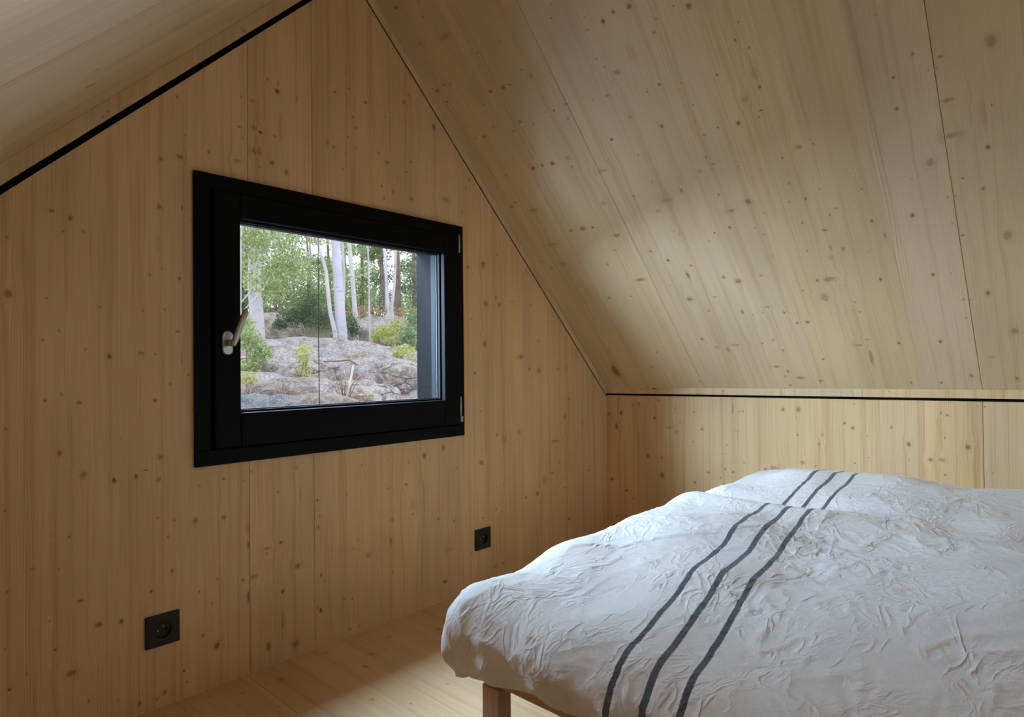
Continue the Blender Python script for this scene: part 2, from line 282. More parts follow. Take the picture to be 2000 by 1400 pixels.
# ------------------------------------------------------------------ wood boards
def _parse(s):
    out = []
    for k in s.split():
        a = [float(q) for q in k.split(',')]
        out.append((a[0] / 1000, a[1] / 1000, max(a[2], 12) / 10000, max(a[3], 12) / 10000, a[4] / 100, a[5]))
    return out
KNOTS = {k: _parse(s) for k, s in {
    'gable': """-868,1240,14,18,50,0 -847,1247,11,14,40,0 -796,1221,57,48,60,0 -760,1210,56,68,60,0 -774,1177,25,31,70,0 -734,1183,35,42,50,0 -876,1148,25,32,80,0 -570,1271,57,64,70,0 -516,1278,18,59,80,0 -874,1025,74,95,70,0 -805,1020,27,23,50,0 -701,1005,21,25,60,0 -610,1003,23,26,60,0 -558,1009,22,24,60,0 -594,1094,33,36,50,0 -565,1113,19,21,50,0 -523,1092,37,40,80,0 -494,1247,20,22,40,0 -573,1178,38,288,25,1 -782,947,23,28,60,0 -812,924,28,35,60,0 -731,904,29,34,50,0 -682,888,43,62,90,0 -613,896,64,51,45,0 -581,894,26,29,60,0 -528,953,54,27,70,0 -503,841,23,24,90,0 -546,817,39,42,50,0 -582,777,42,47,70,0 -778,800,27,33,60,0 -808,787,28,35,70,0 -743,779,56,38,70,0 -878,729,23,29,80,0 -781,665,54,66,60,0 -658,687,15,18,60,0 -570,632,57,63,70,0 -518,883,10,160,70,0 -735,610,69,82,50,0 -673,588,43,65,100,0 -625,591,32,51,100,0 -600,603,104,14,100,0 -574,576,57,73,50,0 -475,546,21,22,70,0 -879,551,21,27,70,0 -576,479,26,29,60,0 -537,466,34,25,60,0 -486,455,67,76,60,0 -793,478,19,24,50,0 -763,470,31,38,60,0 -553,427,24,27,60,0 -543,337,41,46,70,0 -831,413,33,24,60,0 -783,400,25,31,60,0 -592,298,33,37,80,0 -477,266,23,25,90,0 -875,374,19,25,70,0 -742,317,56,33,80,0 -496,375,13,14,50,0 -485,388,13,14,50,0 -801,287,25,31,50,0 -705,249,67,62,80,0 -658,243,44,51,100,0 -790,220,29,36,80,0 -879,251,17,23,70,0 -759,155,99,75,70,0 -872,161,31,33,90,0 -842,183,25,33,30,0 -726,79,18,34,80,0 -665,56,19,23,50,0 -619,29,36,52,60,0 -563,35,45,52,80,0 -580,25,28,33,60,0 -516,72,35,29,100,0 -509,41,23,25,70,0 -468,147,47,51,60,0 -413,555,36,37,70,0 -338,565,41,41,40,0 -357,543,29,29,40,0 -413,450,55,68,70,0 -258,496,31,30,60,0 -202,559,72,55,30,0 -132,450,41,38,90,0 -124,399,35,32,50,0 -130,368,24,75,80,0 -189,479,13,183,70,0 -31,453,22,58,70,0 -250,347,50,49,90,0 -291,339,73,39,60,0 -293,324,42,42,50,0 -199,266,104,77,70,0 -346,361,26,86,90,0 -347,398,46,257,30,1 -430,287,24,26,80,0 -361,266,46,47,60,0 -331,268,105,58,60,0 -122,220,42,45,80,0 -109,198,24,23,80,0 145,339,63,53,50,0 121,461,29,24,50,0 129,447,37,31,60,0 52,242,98,86,45,0 10,300,31,27,50,0 13,269,31,27,50,0 -6,274,53,47,30,0 -23,269,30,27,40,0 139,266,59,138,50,0 145,161,46,40,60,0 27,537,27,23,60,0 129,544,29,24,40,0 -444,226,32,24,60,0 -433,109,75,81,90,0 -347,215,32,171,80,0 -345,245,64,115,40,1 -246,204,53,61,90,0 -246,119,41,238,50,1 -290,59,67,119,80,0 -206,38,104,102,70,0 -124,114,48,88,100,0 -135,123,21,62,80,0 -42,125,26,30,80,0 -13,117,30,27,80,0 -23,23,37,34,70,0 13,23,31,28,80,0 -341,36,17,285,50,0 286,539,84,102,70,0 376,558,89,105,50,0 312,521,38,30,50,0 216,524,35,29,50,0 569,480,100,104,70,0 439,474,41,31,50,0 204,449,53,43,70,0 236,369,179,286,20,0 232,342,40,33,70,0 348,304,58,46,70,0 425,282,71,55,50,0 400,181,160,63,35,0 512,140,37,40,60,0 641,61,116,85,40,0 682,65,83,60,50,0 828,303,77,53,70,0 901,307,87,80,80,0 950,360,138,151,35,0 999,384,113,39,50,0 1118,159,83,53,90,0 647,286,52,38,60,0 681,270,47,34,50,0 574,266,44,33,50,0 693,380,48,34,40,0 1054,421,58,37,50,0 1133,443,61,38,50,0 376,69,79,63,90,0 1093,305,104,66,40,0 986,419,23,491,60,0 507,1234,64,56,80,0 589,1253,124,130,60,0 601,1101,114,105,70,0 658,1129,53,66,60,0 677,1102,89,99,50,0 753,1119,174,44,30,0 593,943,102,113,60,0 918,961,61,40,50,0 803,893,153,103,60,0 520,1035,49,36,30,0 844,1258,72,131,40,0 668,1301,47,34,40,0 569,978,33,24,60,0 871,1115,60,40,40,0 539,828,55,51,80,0 857,840,59,78,70,0 917,835,88,123,70,0 1051,838,131,64,50,0 1109,840,45,102,50,0 570,680,44,32,60,0 657,580,64,82,50,0 701,562,120,141,35,0 788,580,107,94,40,0 1022,520,244,47,50,0 1097,622,67,102,60,0 1226,585,80,86,40,0 1124,702,68,42,60,0 1271,360,82,49,60,0 -527,1567,32,36,60,0 -282,1695,34,35,60,0 -250,1693,22,49,70,0 -253,1669,63,76,100,0 -327,1618,83,59,40,0 -361,1620,35,36,40,0 -191,1667,23,56,40,0 -365,1533,63,34,50,0 -305,1534,66,42,100,0 -320,1542,134,60,40,0 -507,1472,25,28,80,0 -356,1504,32,33,50,0 -261,1534,41,41,50,0 -244,1563,51,426,30,1 -567,1394,48,54,60,0 -520,1411,85,53,70,0 -448,1442,43,46,60,0 -370,1436,100,47,40,0 -318,1475,155,65,35,0 -270,1454,62,62,80,0 -308,1434,39,20,70,0 -226,1436,64,81,70,0 -62,1727,51,34,70,0 -12,1755,38,35,70,0 3,1667,42,61,50,0 -15,1597,38,35,60,0 -68,1551,44,41,70,0 -89,1559,72,86,40,0 -37,1489,30,27,80,0 -21,1541,30,27,40,0 -25,1799,30,28,50,0 13,1570,31,28,60,0 52,1729,56,44,80,0 209,1778,80,69,60,0 229,1809,40,59,50,0 344,1729,63,99,90,0 13,1634,62,56,50,0 238,1577,45,45,80,0 216,1535,40,34,80,0 136,1551,93,54,50,0 101,1574,49,43,40,0 113,1464,41,56,60,0 160,1456,69,100,40,0 122,1427,38,63,50,0 238,1446,72,74,50,0 396,1473,160,104,50,1 478,1441,95,119,40,0 517,1573,38,29,80,0 500,1537,32,40,60,0 127,1703,42,37,40,0 412,1575,30,24,40,0 289,1800,28,24,50,0""",
    'roof': """-71,178,74,47,80,0 -171,200,70,46,30,0 -152,242,45,30,60,0 -85,306,52,34,50,0 -194,324,178,79,40,0 -282,415,41,26,60,0 -385,414,40,30,40,0 -26,452,46,31,80,0 -37,465,102,68,80,0 -83,457,69,47,50,0 -104,463,88,60,50,0 -253,541,81,60,80,0 -310,546,99,63,70,0 -341,546,53,19,100,0 -432,549,80,63,30,0 -410,520,32,25,70,0 -51,513,56,38,70,0 -198,572,47,34,50,0 -171,595,58,42,30,0 -452,677,41,33,80,0 -505,671,66,37,60,0 -420,672,42,34,50,0 -488,717,40,34,50,0 -509,694,24,20,60,0 -306,671,54,42,70,0 -351,696,35,28,60,0 -261,694,56,43,40,0 -126,675,94,55,70,0 -83,669,41,30,50,0 -188,654,87,40,40,0 -609,391,30,24,50,0 -591,423,31,25,80,0 -605,588,25,21,40,0 -678,479,20,17,50,0 -256,845,87,70,90,0 -301,844,56,46,80,0 -345,849,82,68,90,0 -418,848,96,81,35,0 -414,881,35,30,90,0 -605,831,53,48,90,0 -519,927,187,58,40,0 -125,840,52,40,40,0 -54,875,39,29,60,0 -93,956,55,43,60,0 -66,968,78,61,50,0 -155,1007,209,56,50,0 -464,1047,125,84,30,0 -273,1129,61,54,70,0 -329,1130,112,81,80,0 -372,1134,48,44,90,0 -456,1188,151,67,70,0 -591,1047,32,31,70,0 -763,1053,29,30,90,0 -763,1067,38,91,60,0 -653,1123,106,74,30,0 -704,1089,141,62,30,0 -678,1013,38,37,30,0 -671,908,37,35,30,0 -158,1173,192,46,40,0 -556,1281,58,37,70,0 -609,1332,60,63,90,0 -415,1249,40,28,60,0 -355,1309,45,43,60,0 -85,1283,70,61,50,0 -155,1275,153,82,30,0 -678,1213,48,50,40,0 -696,1228,47,50,30,0 -55,1245,47,40,40,0 -828,487,72,72,80,0 -778,482,55,48,90,0 -739,493,52,66,90,0 -684,496,33,28,50,0 -692,460,26,22,40,0 -886,545,34,32,50,0 -943,534,30,28,50,0 -981,550,62,78,80,0 -868,576,41,38,70,0 -885,584,28,36,70,0 -717,638,113,60,50,0 -655,692,67,37,60,0 -685,611,27,24,60,0 -673,580,31,26,50,0 -827,716,41,39,90,0 -782,724,33,31,60,0 -890,734,21,21,50,0 -879,747,28,27,40,0 -899,806,28,28,50,0 -1087,635,25,26,60,0 -1067,675,28,29,80,0 -1094,706,28,29,80,0 -993,745,31,31,70,0 -1090,815,42,46,80,0 -1045,837,88,95,35,0 -1075,881,49,16,100,0 -1006,898,64,68,80,0 -1067,899,17,18,90,0 -947,894,27,29,90,0 -784,839,56,64,80,0 -901,904,54,35,50,0 -887,856,22,22,50,0 -697,779,56,52,40,0 -1090,771,102,239,30,1 -782,600,141,290,25,1 -604,688,26,22,50,0 -572,672,23,19,50,0 -958,1157,77,88,80,0 -969,1288,53,11,100,0 -1144,1017,84,66,50,0 -1183,1015,29,67,60,0 -1176,1002,18,22,60,0 -1093,1037,21,51,70,0 -1123,1186,37,46,70,0 -1166,1163,28,34,50,0 -1196,1237,48,30,60,0 -1175,1256,25,32,80,0 -1076,1186,30,36,50,0 -1090,1125,28,68,40,0 -1094,1267,36,45,50,0 -1150,1307,56,32,80,0 -1186,1385,52,69,60,0 -1152,1375,31,123,50,0 -1145,1412,90,119,30,0 -1082,1374,28,36,60,0 -973,1376,30,37,40,0 -872,1238,46,51,80,0 -815,1249,33,36,90,0 -896,1177,127,47,50,0 -876,1111,37,40,70,0 -894,1003,68,35,50,0 -885,1015,26,28,60,0 -846,1015,67,70,30,0 -964,1031,22,24,70,0 -881,975,26,27,70,0 -993,1208,32,37,40,0 -787,1278,30,33,50,0 -950,1258,23,27,60,0 -1272,1189,23,30,60,0 -1253,1134,26,32,30,0 -686,1369,41,45,90,0 -1252,1411,19,27,50,0 -462,1402,165,63,80,0 -386,1478,65,32,60,0 -283,1474,65,64,60,0 -659,1409,56,138,80,0 -624,1523,101,80,80,0 -786,1439,62,72,70,0 -831,1464,103,91,70,0 -570,1447,32,34,50,0 -601,1731,66,78,80,0 -689,1795,72,134,50,0 -725,1771,182,56,50,0 -647,1779,86,56,40,0 -372,1794,38,43,70,0 -830,1771,29,37,80,0 -874,1754,39,52,60,0 -896,1810,39,53,60,0 -850,1895,109,56,60,0 -886,1921,53,73,60,0 -870,1947,41,57,50,0 -921,1958,158,62,60,0 -875,2000,52,47,70,0 -949,1624,36,47,80,0 -979,1677,40,53,80,0 -1033,1533,23,31,80,0 -803,1606,44,108,70,0 -896,1593,92,39,40,0 -875,1616,31,39,50,0 -836,1623,28,34,50,0 -724,1523,69,30,50,0 -678,1587,52,61,40,0 -108,1904,176,341,100,0 -312,1882,134,52,40,0 -274,1790,41,44,50,0 -915,1450,62,44,40,0 -879,1496,30,36,30,0 -501,1978,52,64,40,0 -1266,1519,39,57,90,0 -1402,1521,41,62,90,0 -1446,1523,20,30,60,0 -1092,1570,117,159,45,0 -1094,1583,51,45,80,0 -1123,1497,165,87,60,0 -1086,1497,45,59,70,0 -1162,1532,30,21,50,0 -1014,1676,69,67,80,0 -1178,1603,28,39,50,0 -1184,1646,25,36,60,0 -1165,1635,19,27,50,0 -1155,1797,142,49,50,0 -1184,1773,80,29,50,0 -1182,1858,62,349,50,0 -1274,1794,39,61,90,0 -1389,1795,41,68,90,0 -1466,1626,22,36,70,0 -1481,1628,22,36,70,0 -1465,1700,30,50,40,0 -1025,1861,46,42,80,0 -991,1975,53,67,70,0 -1283,1985,34,57,70,0 -1370,1986,38,50,80,0 -1455,1953,55,96,60,0 -1441,854,34,43,70,0 -1395,897,30,38,80,0 -1390,979,44,56,70,0 -1440,1149,94,130,50,0 -1588,879,106,143,50,0 -1492,880,55,34,60,0 -1484,905,22,29,60,0 -1466,904,14,18,80,0 -1496,991,113,51,60,0 -1493,1086,161,74,50,0 -1561,1139,45,66,90,0 -1576,1030,22,30,80,0 -1542,1255,33,49,80,0 -1504,1214,42,24,60,0 -1394,1188,20,27,60,0 -1559,1045,63,376,30,1 -1465,1264,22,32,50,0 -1483,1265,22,32,70,0 -1382,738,20,24,50,0 -1380,1303,48,68,90,0 -1279,1300,37,51,80,0 -1303,1358,27,103,60,0 -1525,1608,54,88,80,0 -1514,1869,80,5,100,0 -1582,1413,97,154,50,0 -1577,1763,74,130,50,0 -1570,1967,36,66,70,0 -1485,1393,52,31,60,0 -1467,1350,26,39,40,0""",
    'knee': """-13,616,90,75,70,0 -83,625,81,99,90,0 -57,557,88,139,80,0 -265,609,53,76,80,0 -228,430,92,105,80,0 -300,428,42,38,80,0 -300,348,104,131,90,0 -28,300,89,75,100,0 -109,255,63,54,90,0 -337,568,123,47,50,0 -371,549,101,92,30,0 -368,657,40,37,50,0 -394,596,35,32,60,0 -145,221,56,49,40,0 -50,125,53,45,60,0 -89,418,35,30,50,0 -147,662,62,53,40,0 -180,669,77,68,40,0 -235,689,43,38,50,0 -288,689,42,38,50,0 -461,643,43,41,50,0 -497,570,43,40,80,0 -454,512,24,23,90,0 -523,386,47,45,70,0 -459,334,53,50,90,0 -635,663,18,194,80,0 -663,653,35,34,60,0 -679,656,35,34,60,0 -840,669,63,65,70,0 -899,672,69,104,70,0 -895,572,35,36,80,0 -911,466,76,80,60,0 -768,425,58,58,60,0 -802,433,162,68,50,0 -633,399,62,44,70,0 -598,407,54,52,40,0 -579,368,36,61,50,0 -608,510,45,43,40,0 -680,443,39,38,50,0 -649,572,53,22,50,0 -587,471,45,18,50,0 -1063,628,45,50,80,0 -1091,611,58,65,70,0 -1216,620,38,44,60,0 -1268,565,62,86,80,0 -1268,510,25,58,30,0 -1364,679,29,63,50,0 -1382,672,46,38,70,0 -1373,594,26,31,60,0 -1437,568,66,82,80,0 -1332,516,77,50,70,0 -1364,519,99,70,50,0 -1096,481,27,30,90,0 -972,542,44,47,50,0 -960,457,33,36,60,0 -1483,703,27,34,70,0 -1466,704,22,27,50,0 -1485,486,29,37,90,0 -1372,468,40,32,60,0 -1097,701,38,23,40,0 -1139,585,80,38,30,0 -1144,506,40,19,50,0 -985,579,58,117,30,0 -1502,489,26,33,40,0 -1363,609,64,524,20,1""",
    'strip': """-265,744,74,47,90,0 -321,752,36,33,70,0 -195,738,66,29,40,0 -595,739,41,39,60,0 -1085,746,24,27,50,0 -1210,749,22,26,50,0""",
    'floor': """-298,-94,84,113,60,0 -338,-86,33,52,60,0 -46,-154,72,89,60,0 -102,-205,68,84,60,0 -401,-86,46,68,50,0 -468,-37,44,69,30,0 -369,-219,39,53,40,0 -135,-43,57,90,30,0 -192,-370,47,56,60,0 -325,-323,29,45,40,0 2,-161,37,48,50,0 61,-95,80,96,50,0 -10,-454,38,43,60,0 -138,-459,27,33,80,0 201,-168,87,101,50,0""",
}.items()}

def clip_poly(poly, a, b, c):
    """keep a*u + b*v <= c"""
    out = []
    for i in range(len(poly)):
        p, q = poly[i], poly[(i + 1) % len(poly)]
        dp, dq = a * p[0] + b * p[1] - c, a * q[0] + b * q[1] - c
        if dp <= 1e-9: out.append(p)
        if dp * dq < -1e-16:
            t = dp / (dp - dq); out.append((p[0] + t * (q[0] - p[0]), p[1] + t * (q[1] - p[1])))
    return out

def board(name, parent, polys, to3d, nrm, thick, mat, knots=(), cell=.03, flip=False):
    """a solid board: its outline as convex pieces in (u, v), the face cut into cells that carry the knot each one shows"""
    vs, fs, uv, ka, kb = [], [], [], [], []
    nrm = np.array(nrm, float)
    def face(pts, k=None):
        i = len(vs)
        for p in pts: vs.append(to3d(p[0], p[1]) if len(p) == 2 else p)
        fs.append(list(range(i, i + len(pts))))
        for p in pts: uv.append((p[0], p[1]) if len(p) == 2 else (0, 0))
        if k: ka.append((k[0], k[1], k[2], k[3])); kb.append((k[4], k[5], 0, 1))
        else: ka.append((0, 0, 1, 1)); kb.append((0, 0, 0, 1))
    for poly in polys:
        us = [p[0] for p in poly]; vv = [p[1] for p in poly]
        u0, u1, v0, v1 = min(us), max(us), min(vv), max(vv)
        near = [k for k in knots if u0 - .1 < k[0] < u1 + .1 and v0 - .2 < k[1] < v1 + .2]
        nu = max(1, int(round((u1 - u0) / cell))); nv = max(1, int(round((v1 - v0) / cell)))
        if not near: nu = nv = 1
        for i in range(nu):
            a, b = u0 + (u1 - u0) * i / nu, u0 + (u1 - u0) * (i + 1) / nu
            for j in range(nv):
                c, d = v0 + (v1 - v0) * j / nv, v0 + (v1 - v0) * (j + 1) / nv
                q = clip_poly(clip_poly(clip_poly(clip_poly(poly, -1, 0, -a), 1, 0, b), 0, -1, -c), 0, 1, d)
                if len(q) < 3: continue
                best, bd = None, 1.0
                for k in near:
                    du = max(a - k[0], 0, k[0] - b) / (k[2] * 5); dv = max(c - k[1], 0, k[1] - d) / (k[3] * 7)
                    e = math.hypot(du, dv)
                    # of two knots in reach, the one whose own disc is nearest to the cell's middle
                    if e < 1:
                        e2 = math.hypot((.5 * (a + b) - k[0]) / (.03 + k[2]), (.5 * (c + d) - k[1]) / (.03 + k[3]))
                        e2 += 0 if math.hypot(max(a - k[0], 0, k[0] - b) / (k[2] * 1.4), max(c - k[1], 0, k[1] - d) / (k[3] * 1.4)) < 1 else 50
                        if best is None or e2 < bd: best, bd = k, e2
                face(q if not flip else q[::-1], best)
        # edges and back
        n = len(poly)
        P3 = [np.array(to3d(*p)) for p in poly]; B3 = [p - nrm * thick for p in P3]
        for i in range(n):
            j = (i + 1) % n
            q = [tuple(P3[i]), tuple(B3[i]), tuple(B3[j]), tuple(P3[j])]
            face(q if not flip else q[::-1])
        bk = [tuple(p) for p in B3]
        face(bk[::-1] if not flip else bk)
    me = bpy.data.meshes.new(name); me.from_pydata([tuple(map(float, v)) for v in vs], [], fs)
    l = me.uv_layers.new(name='grain'); l.data.foreach_set('uv', np.array(uv, float).ravel())
    at1 = me.attributes.new('knot_shape', 'FLOAT_COLOR', 'FACE'); at1.data.foreach_set('color', np.array(ka, float).ravel())
    at2 = me.attributes.new('knot_look', 'FLOAT_COLOR', 'FACE'); at2.data.foreach_set('color', np.array(kb, float).ravel())
    return link(name, me, mat, parent)

def rnd_knots(n, u0, u1, v0, v1, seed):
    r = random.Random(seed)
    return [(r.uniform(u0, u1), r.uniform(v0, v1), r.choice((.003, .004, .006, .009)), r.choice((.003, .004, .006, .01)), r.uniform(.4, .9), 0) for _ in range(n)]

def lam(name, parent, edges, v_of, to3d, nrm, mat, knots, gaps=(), hole=None, clips=(), flip=False, thick=.02):
    """row of lamellas between the given u edges; gaps lists edges with an open hairline joint"""
    for a, b in zip(edges[:-1], edges[1:]):
        ga = .0007 if a in gaps else 0.; gb = .0007 if b in gaps else 0.
        a2, b2 = a + ga, b - gb
        v0, v1 = v_of
        base = [(a2, v0), (b2, v0), (b2, v1), (a2, v1)]
        polys = [base]
        if hole:
            h0, h1, g0, g1 = hole
            if b2 > h0 and a2 < h1:
                polys = [[(a2, v0), (b2, v0), (b2, g0), (a2, g0)], [(a2, g1), (b2, g1), (b2, v1), (a2, v1)]]
                if a2 < h0: polys.append([(a2, g0), (h0, g0), (h0, g1), (a2, g1)])
                if b2 > h1: polys.append([(h1, g0), (b2, g0), (b2, g1), (h1, g1)])
        res = []
        for p in polys:
            for cl in clips:
                if len(p) >= 3: p = clip_poly(p, *cl)
            if len(p) >= 3: res.append(p)
        if res: board(name, parent, res, to3d, nrm, thick, mat, knots, flip=flip)

SK, YB = 1.427, -3.55                # half width of the room, its back end
RZ, RL, RR, TILT = 2.126, 2.196, 2.172, .0105   # gable top line, left and right ceiling planes
WX0, WX1, WZ0, WZ1 = -.415, .415, .690, 1.310  # hole in the gable wall

# gable wall with the window (back wall of the view)
wall_back = tag(empty('wall_back'), kind='structure')
E_G = [-SK, -1.262, -1.058, -.868, -.662, -.503, -.342, -.143, .058, .262, .455, .640, .815, .985, 1.205, SK]
lam('wall_board', wall_back, E_G, (0, 2.13), lambda u, v: (u, 0, v), (0, -1, 0), WALL, KNOTS['gable'],
    gaps=(-.342, -.143, .985), hole=(WX0, WX1, WZ0, WZ1), clips=((1, 1, RZ), (-1, 1, RZ)))
# dark backing board behind the open joints, in four pieces round the window hole
bm = bmesh.new()
for lo, hi in (((-1.6, .021, -.3), (WX0, .17, 2.5)), ((WX1, .021, -.3), (1.6, .17, 2.5)), ((WX0, .021, -.3), (WX1, .17, WZ0)), ((WX0, .021, WZ1), (WX1, .17, 2.5))):
    box_bm(lo, hi, bm=bm)
bm_obj('backing', bm, SHADOW, wall_back)

# strips along the roof line of the gable
def strip(name, polys, to3d, nrm, mat, knots, parent=None, flip=False):
    o = board(name, parent, polys, to3d, nrm, .018, mat, knots, flip=flip)
    return o
t1 = tag(empty('trim_1'), kind='structure')
board('trim_board', t1, [[(-SK, RZ + .0215 - SK), (0, RZ + .0215), (0, RL - .0005), (-SK, RL - SK - .0005)]], lambda u, v: (u, 0, v), (0, -1, 0), .018, ROOF,
      [(-.694, 1.4665, .002, .002, .9, 0), (-.684, 1.4815, .002, .002, .8, 0), (-.35, 1.81, .006, .006, .5, 0)])
t2 = tag(empty('trim_2'), kind='structure')
board('trim_board', t2, [[(0, RZ + .0115), (SK, RZ + .0115 - SK), (SK, RR - SK - .0005), (0, RR - .0005)]], lambda u, v: (u, 0, v), (0, -1, 0), .018, ROOF, [])

gap_shade = [(SK * .999, RZ - SK * .999 - .002), (SK * .999, RZ - SK * .999 + .0145), (0, RZ + .0145), (0, RZ - .002)]
board('gap_shade_strip', t2, [gap_shade], lambda u, v: (u, .0045, v), (0, -1, 0), .012, SHADOW, [], flip=True)  # black strip added in the gap to stand in for its shade

# right knee wall
wall_right = tag(empty('wall_right'), kind='structure')
E_K = [YB, -3.2, -2.95, -2.7, -2.45, -2.2, -1.98, -1.80, -1.632, -1.478, -1.312, -1.155, -.985, -.815, -.640, -.455, -.335, -.17, 0]
lam('wall_board', wall_right, E_K, (0, .80), lambda u, v: (SK, u, v), (-1, 0, 0), WALL, KNOTS['knee'] + rnd_knots(60, YB, -1.65, 0, .7, 3),
    gaps=(-1.478,), clips=((.00945, 1, .7065),), flip=True)
t3 = tag(empty('trim_3'), kind='structure')
lam('trim_board', t3, [YB, -2.4, -1.124, 0], (.6, .9), lambda u, v: (SK, u, v), (-1, 0, 0), WALL, KNOTS['strip'], gaps=(-1.124,),
    clips=((-.0100, -1, -.7160), (TILT, 1, RR - SK - .0006)), flip=True, thick=.016)
bm = box_bm((SK + .0205, YB - .1, -.3), (SK + .14, .17, .95))
bm_obj('backing', bm, SHADOW, wall_right)

# right roof slope
R2 = math.sqrt(2)
ceil_r = tag(empty('ceiling_right'), kind='structure')
def to_r(u, v): return (v / R2, u, RR - v / R2 - TILT * u)
E_R = [YB, -3.2, -2.93, -2.65, -2.45, -2.3, -2.12, -1.96, -1.80, -1.64, -1.478, -1.318, -1.157, -.985, -.828, -.668, -.509, -.375, -.232, -.105, 0]
lam('ceiling_board', ceil_r, E_R, (-.03, SK * R2 + .012), to_r, (-1 / R2, 0, -1 / R2), ROOF, KNOTS['roof'] + rnd_knots(50, YB, -1.7, 0, 2, 5),
    gaps=(-.509, -1.478, -2.45), flip=True)
bmq = bmesh.new()
q = [Vector((-.08, YB - .1, RR + .11 + .029 + .035)), Vector((SK + .2, YB - .1, RR - SK - .17 + .03 + .035)), Vector((SK + .2, .17, RR - SK - .17 + .03)), Vector((-.08, .17, RR + .11 + .029))]
vsq = [bmq.verts.new(p) for p in q] + [bmq.verts.new(p + Vector((.07, 0, .07))) for p in q]
for fi in ((0, 1, 2, 3), (7, 6, 5, 4), (0, 4, 5, 1), (1, 5, 6, 2), (2, 6, 7, 3), (3, 7, 4, 0)): bmq.faces.new([vsq[i] for i in fi])
bm_obj('backing', bmq, SHADOW, ceil_r)

# left roof slope, close over the camera
ceil_l = tag(empty('ceiling_left'), kind='structure')
def to_l(u, v): return (-v / R2, u, RL - v / R2)
E_L = [YB, -3.2, -2.9, -2.6, -2.22, -2.05, -1.88, -1.72, -1.56, -1.40, -1.25, -1.08, -.92, -.75, -.60, -.42, -.20, 0]
lam('ceiling_board', ceil_l, E_L, (-.02, SK * R2 + .03), to_l, (1 / R2, 0, -1 / R2), ROOF, rnd_knots(90, YB, 0, .2, 2, 11), gaps=(-1.25, -2.22))
bmq = bmesh.new()
q = [Vector((.08, YB - .1, RL + .11)), Vector((-SK - .2, YB - .1, RL - SK - .17)), Vector((-SK - .2, .17, RL - SK - .17)), Vector((.08, .17, RL + .11))]
vsq = [bmq.verts.new(p) for p in q] + [bmq.verts.new(p + Vector((-.07, 0, .07))) for p in q]
for fi in ((3, 2, 1, 0), (4, 5, 6, 7), (1, 5, 4, 0), (2, 6, 5, 1), (3, 7, 6, 2), (0, 4, 7, 3)): bmq.faces.new([vsq[i] for i in fi])
for v in vsq: v.co += Vector((-.03, 0, .03))
bm_obj('backing', bmq, SHADOW, ceil_l)

# left knee wall and the wall behind the camera
wall_left = tag(empty('wall_left'), kind='structure')
lam('wall_board', wall_left, [YB, -3.0, -2.5, -2.0, -1.5, -1.0, -.5, 0], (0, .78), lambda u, v: (-SK, u, v), (1, 0, 0), WALL, [])
wall_front = tag(empty('wall_front'), kind='structure')
lam('wall_board', wall_front, [-SK, -1.0, -.6, -.2, .2, .6, 1.0, SK], (0, 2.3), lambda u, v: (u, YB, v), (0, 1, 0), WALL, [],
    clips=((1, 1, RR + .035), (-1, 1, RL)), flip=True)

# floor boards, running away from the window wall
floor = tag(empty('floor'), kind='structure')
E_F = [-SK, -1.23, -1.03, -.83, -.64, -.49, -.352, -.222, -.06, .10, .28, .48, .68, .88, 1.08, 1.27, SK]
lam('floor_board', floor, E_F, (YB, 0), lambda u, v: (u, v, 0), (0, 0, 1), FLOOR, KNOTS['floor'] + rnd_knots(40, -SK, SK, YB, -.45, 9), gaps=(-.352,))
box('backing', (-1.6, YB - .1, -.25), (1.6, .02, -.0205), SHADOW, floor)

# ------------------------------------------------------------------ window
win = tag(empty('window_1'), kind='structure')
CX0, CX1, CZ0, CZ1 = -.490, .471, .596, 1.382     # casing
SX0, SX1, SZ0, SZ1 = -.443, .437, .640, 1.338     # sash
OX0, OX1, OZ0, OZ1 = -.373, .368, .733, 1.272     # glazed opening
Yc, Ys = -.012, -.022
box('casing_board', (CX0, Yc, SZ1 + .003), (CX1, -.0003, CZ1), BLACK, win, .0015)
box('casing_board', (CX0, Yc, CZ0), (CX1, -.0003, SZ0 - .003), BLACK, win, .0015)
box('casing_board', (CX0, Yc, SZ0 - .0028), (SX0 - .006, -.0003, SZ1 + .0028), BLACK, win, .0015)
box('casing_board', (SX1 + .003, Yc, SZ0 - .0028), (CX1, -.0003, SZ1 + .0028), BLACK, win, .0015)
# fixed frame inside the hole
bm = bmesh.new()
for lo, hi in (((WX0 - .03, -.0002, SZ0 - .01), (OX0 - .02, .055, SZ1 + .01)), ((OX1 + .02, -.0002, SZ0 - .01), (WX1 + .03, .055, SZ1 + .01)),
               ((OX0 - .02, -.0002, SZ0 - .01), (OX1 + .02, .055, OZ0 - .02)), ((OX0 - .02, -.0002, OZ1 + .02), (OX1 + .02, .055, SZ1 + .01))):
    box_bm(lo, hi, bm=bm)
bm_obj('fixed_frame', bm, BLACK, win)
box('sash_stile', (SX0, Ys, SZ0), (OX0, -.0005, SZ1), BLACK, win, .003)
box('sash_stile', (OX1, Ys, SZ0), (SX1, -.0005, SZ1), BLACK, win, .003)
box('sash_rail', (OX0 + .0003, Ys, SZ0), (OX1 - .0003, -.0005, OZ0), BLACK, win, .003)
box('sash_rail', (OX0 + .0003, Ys, OZ1), (OX1 - .0003, -.0005, SZ1), BLACK, win, .003)
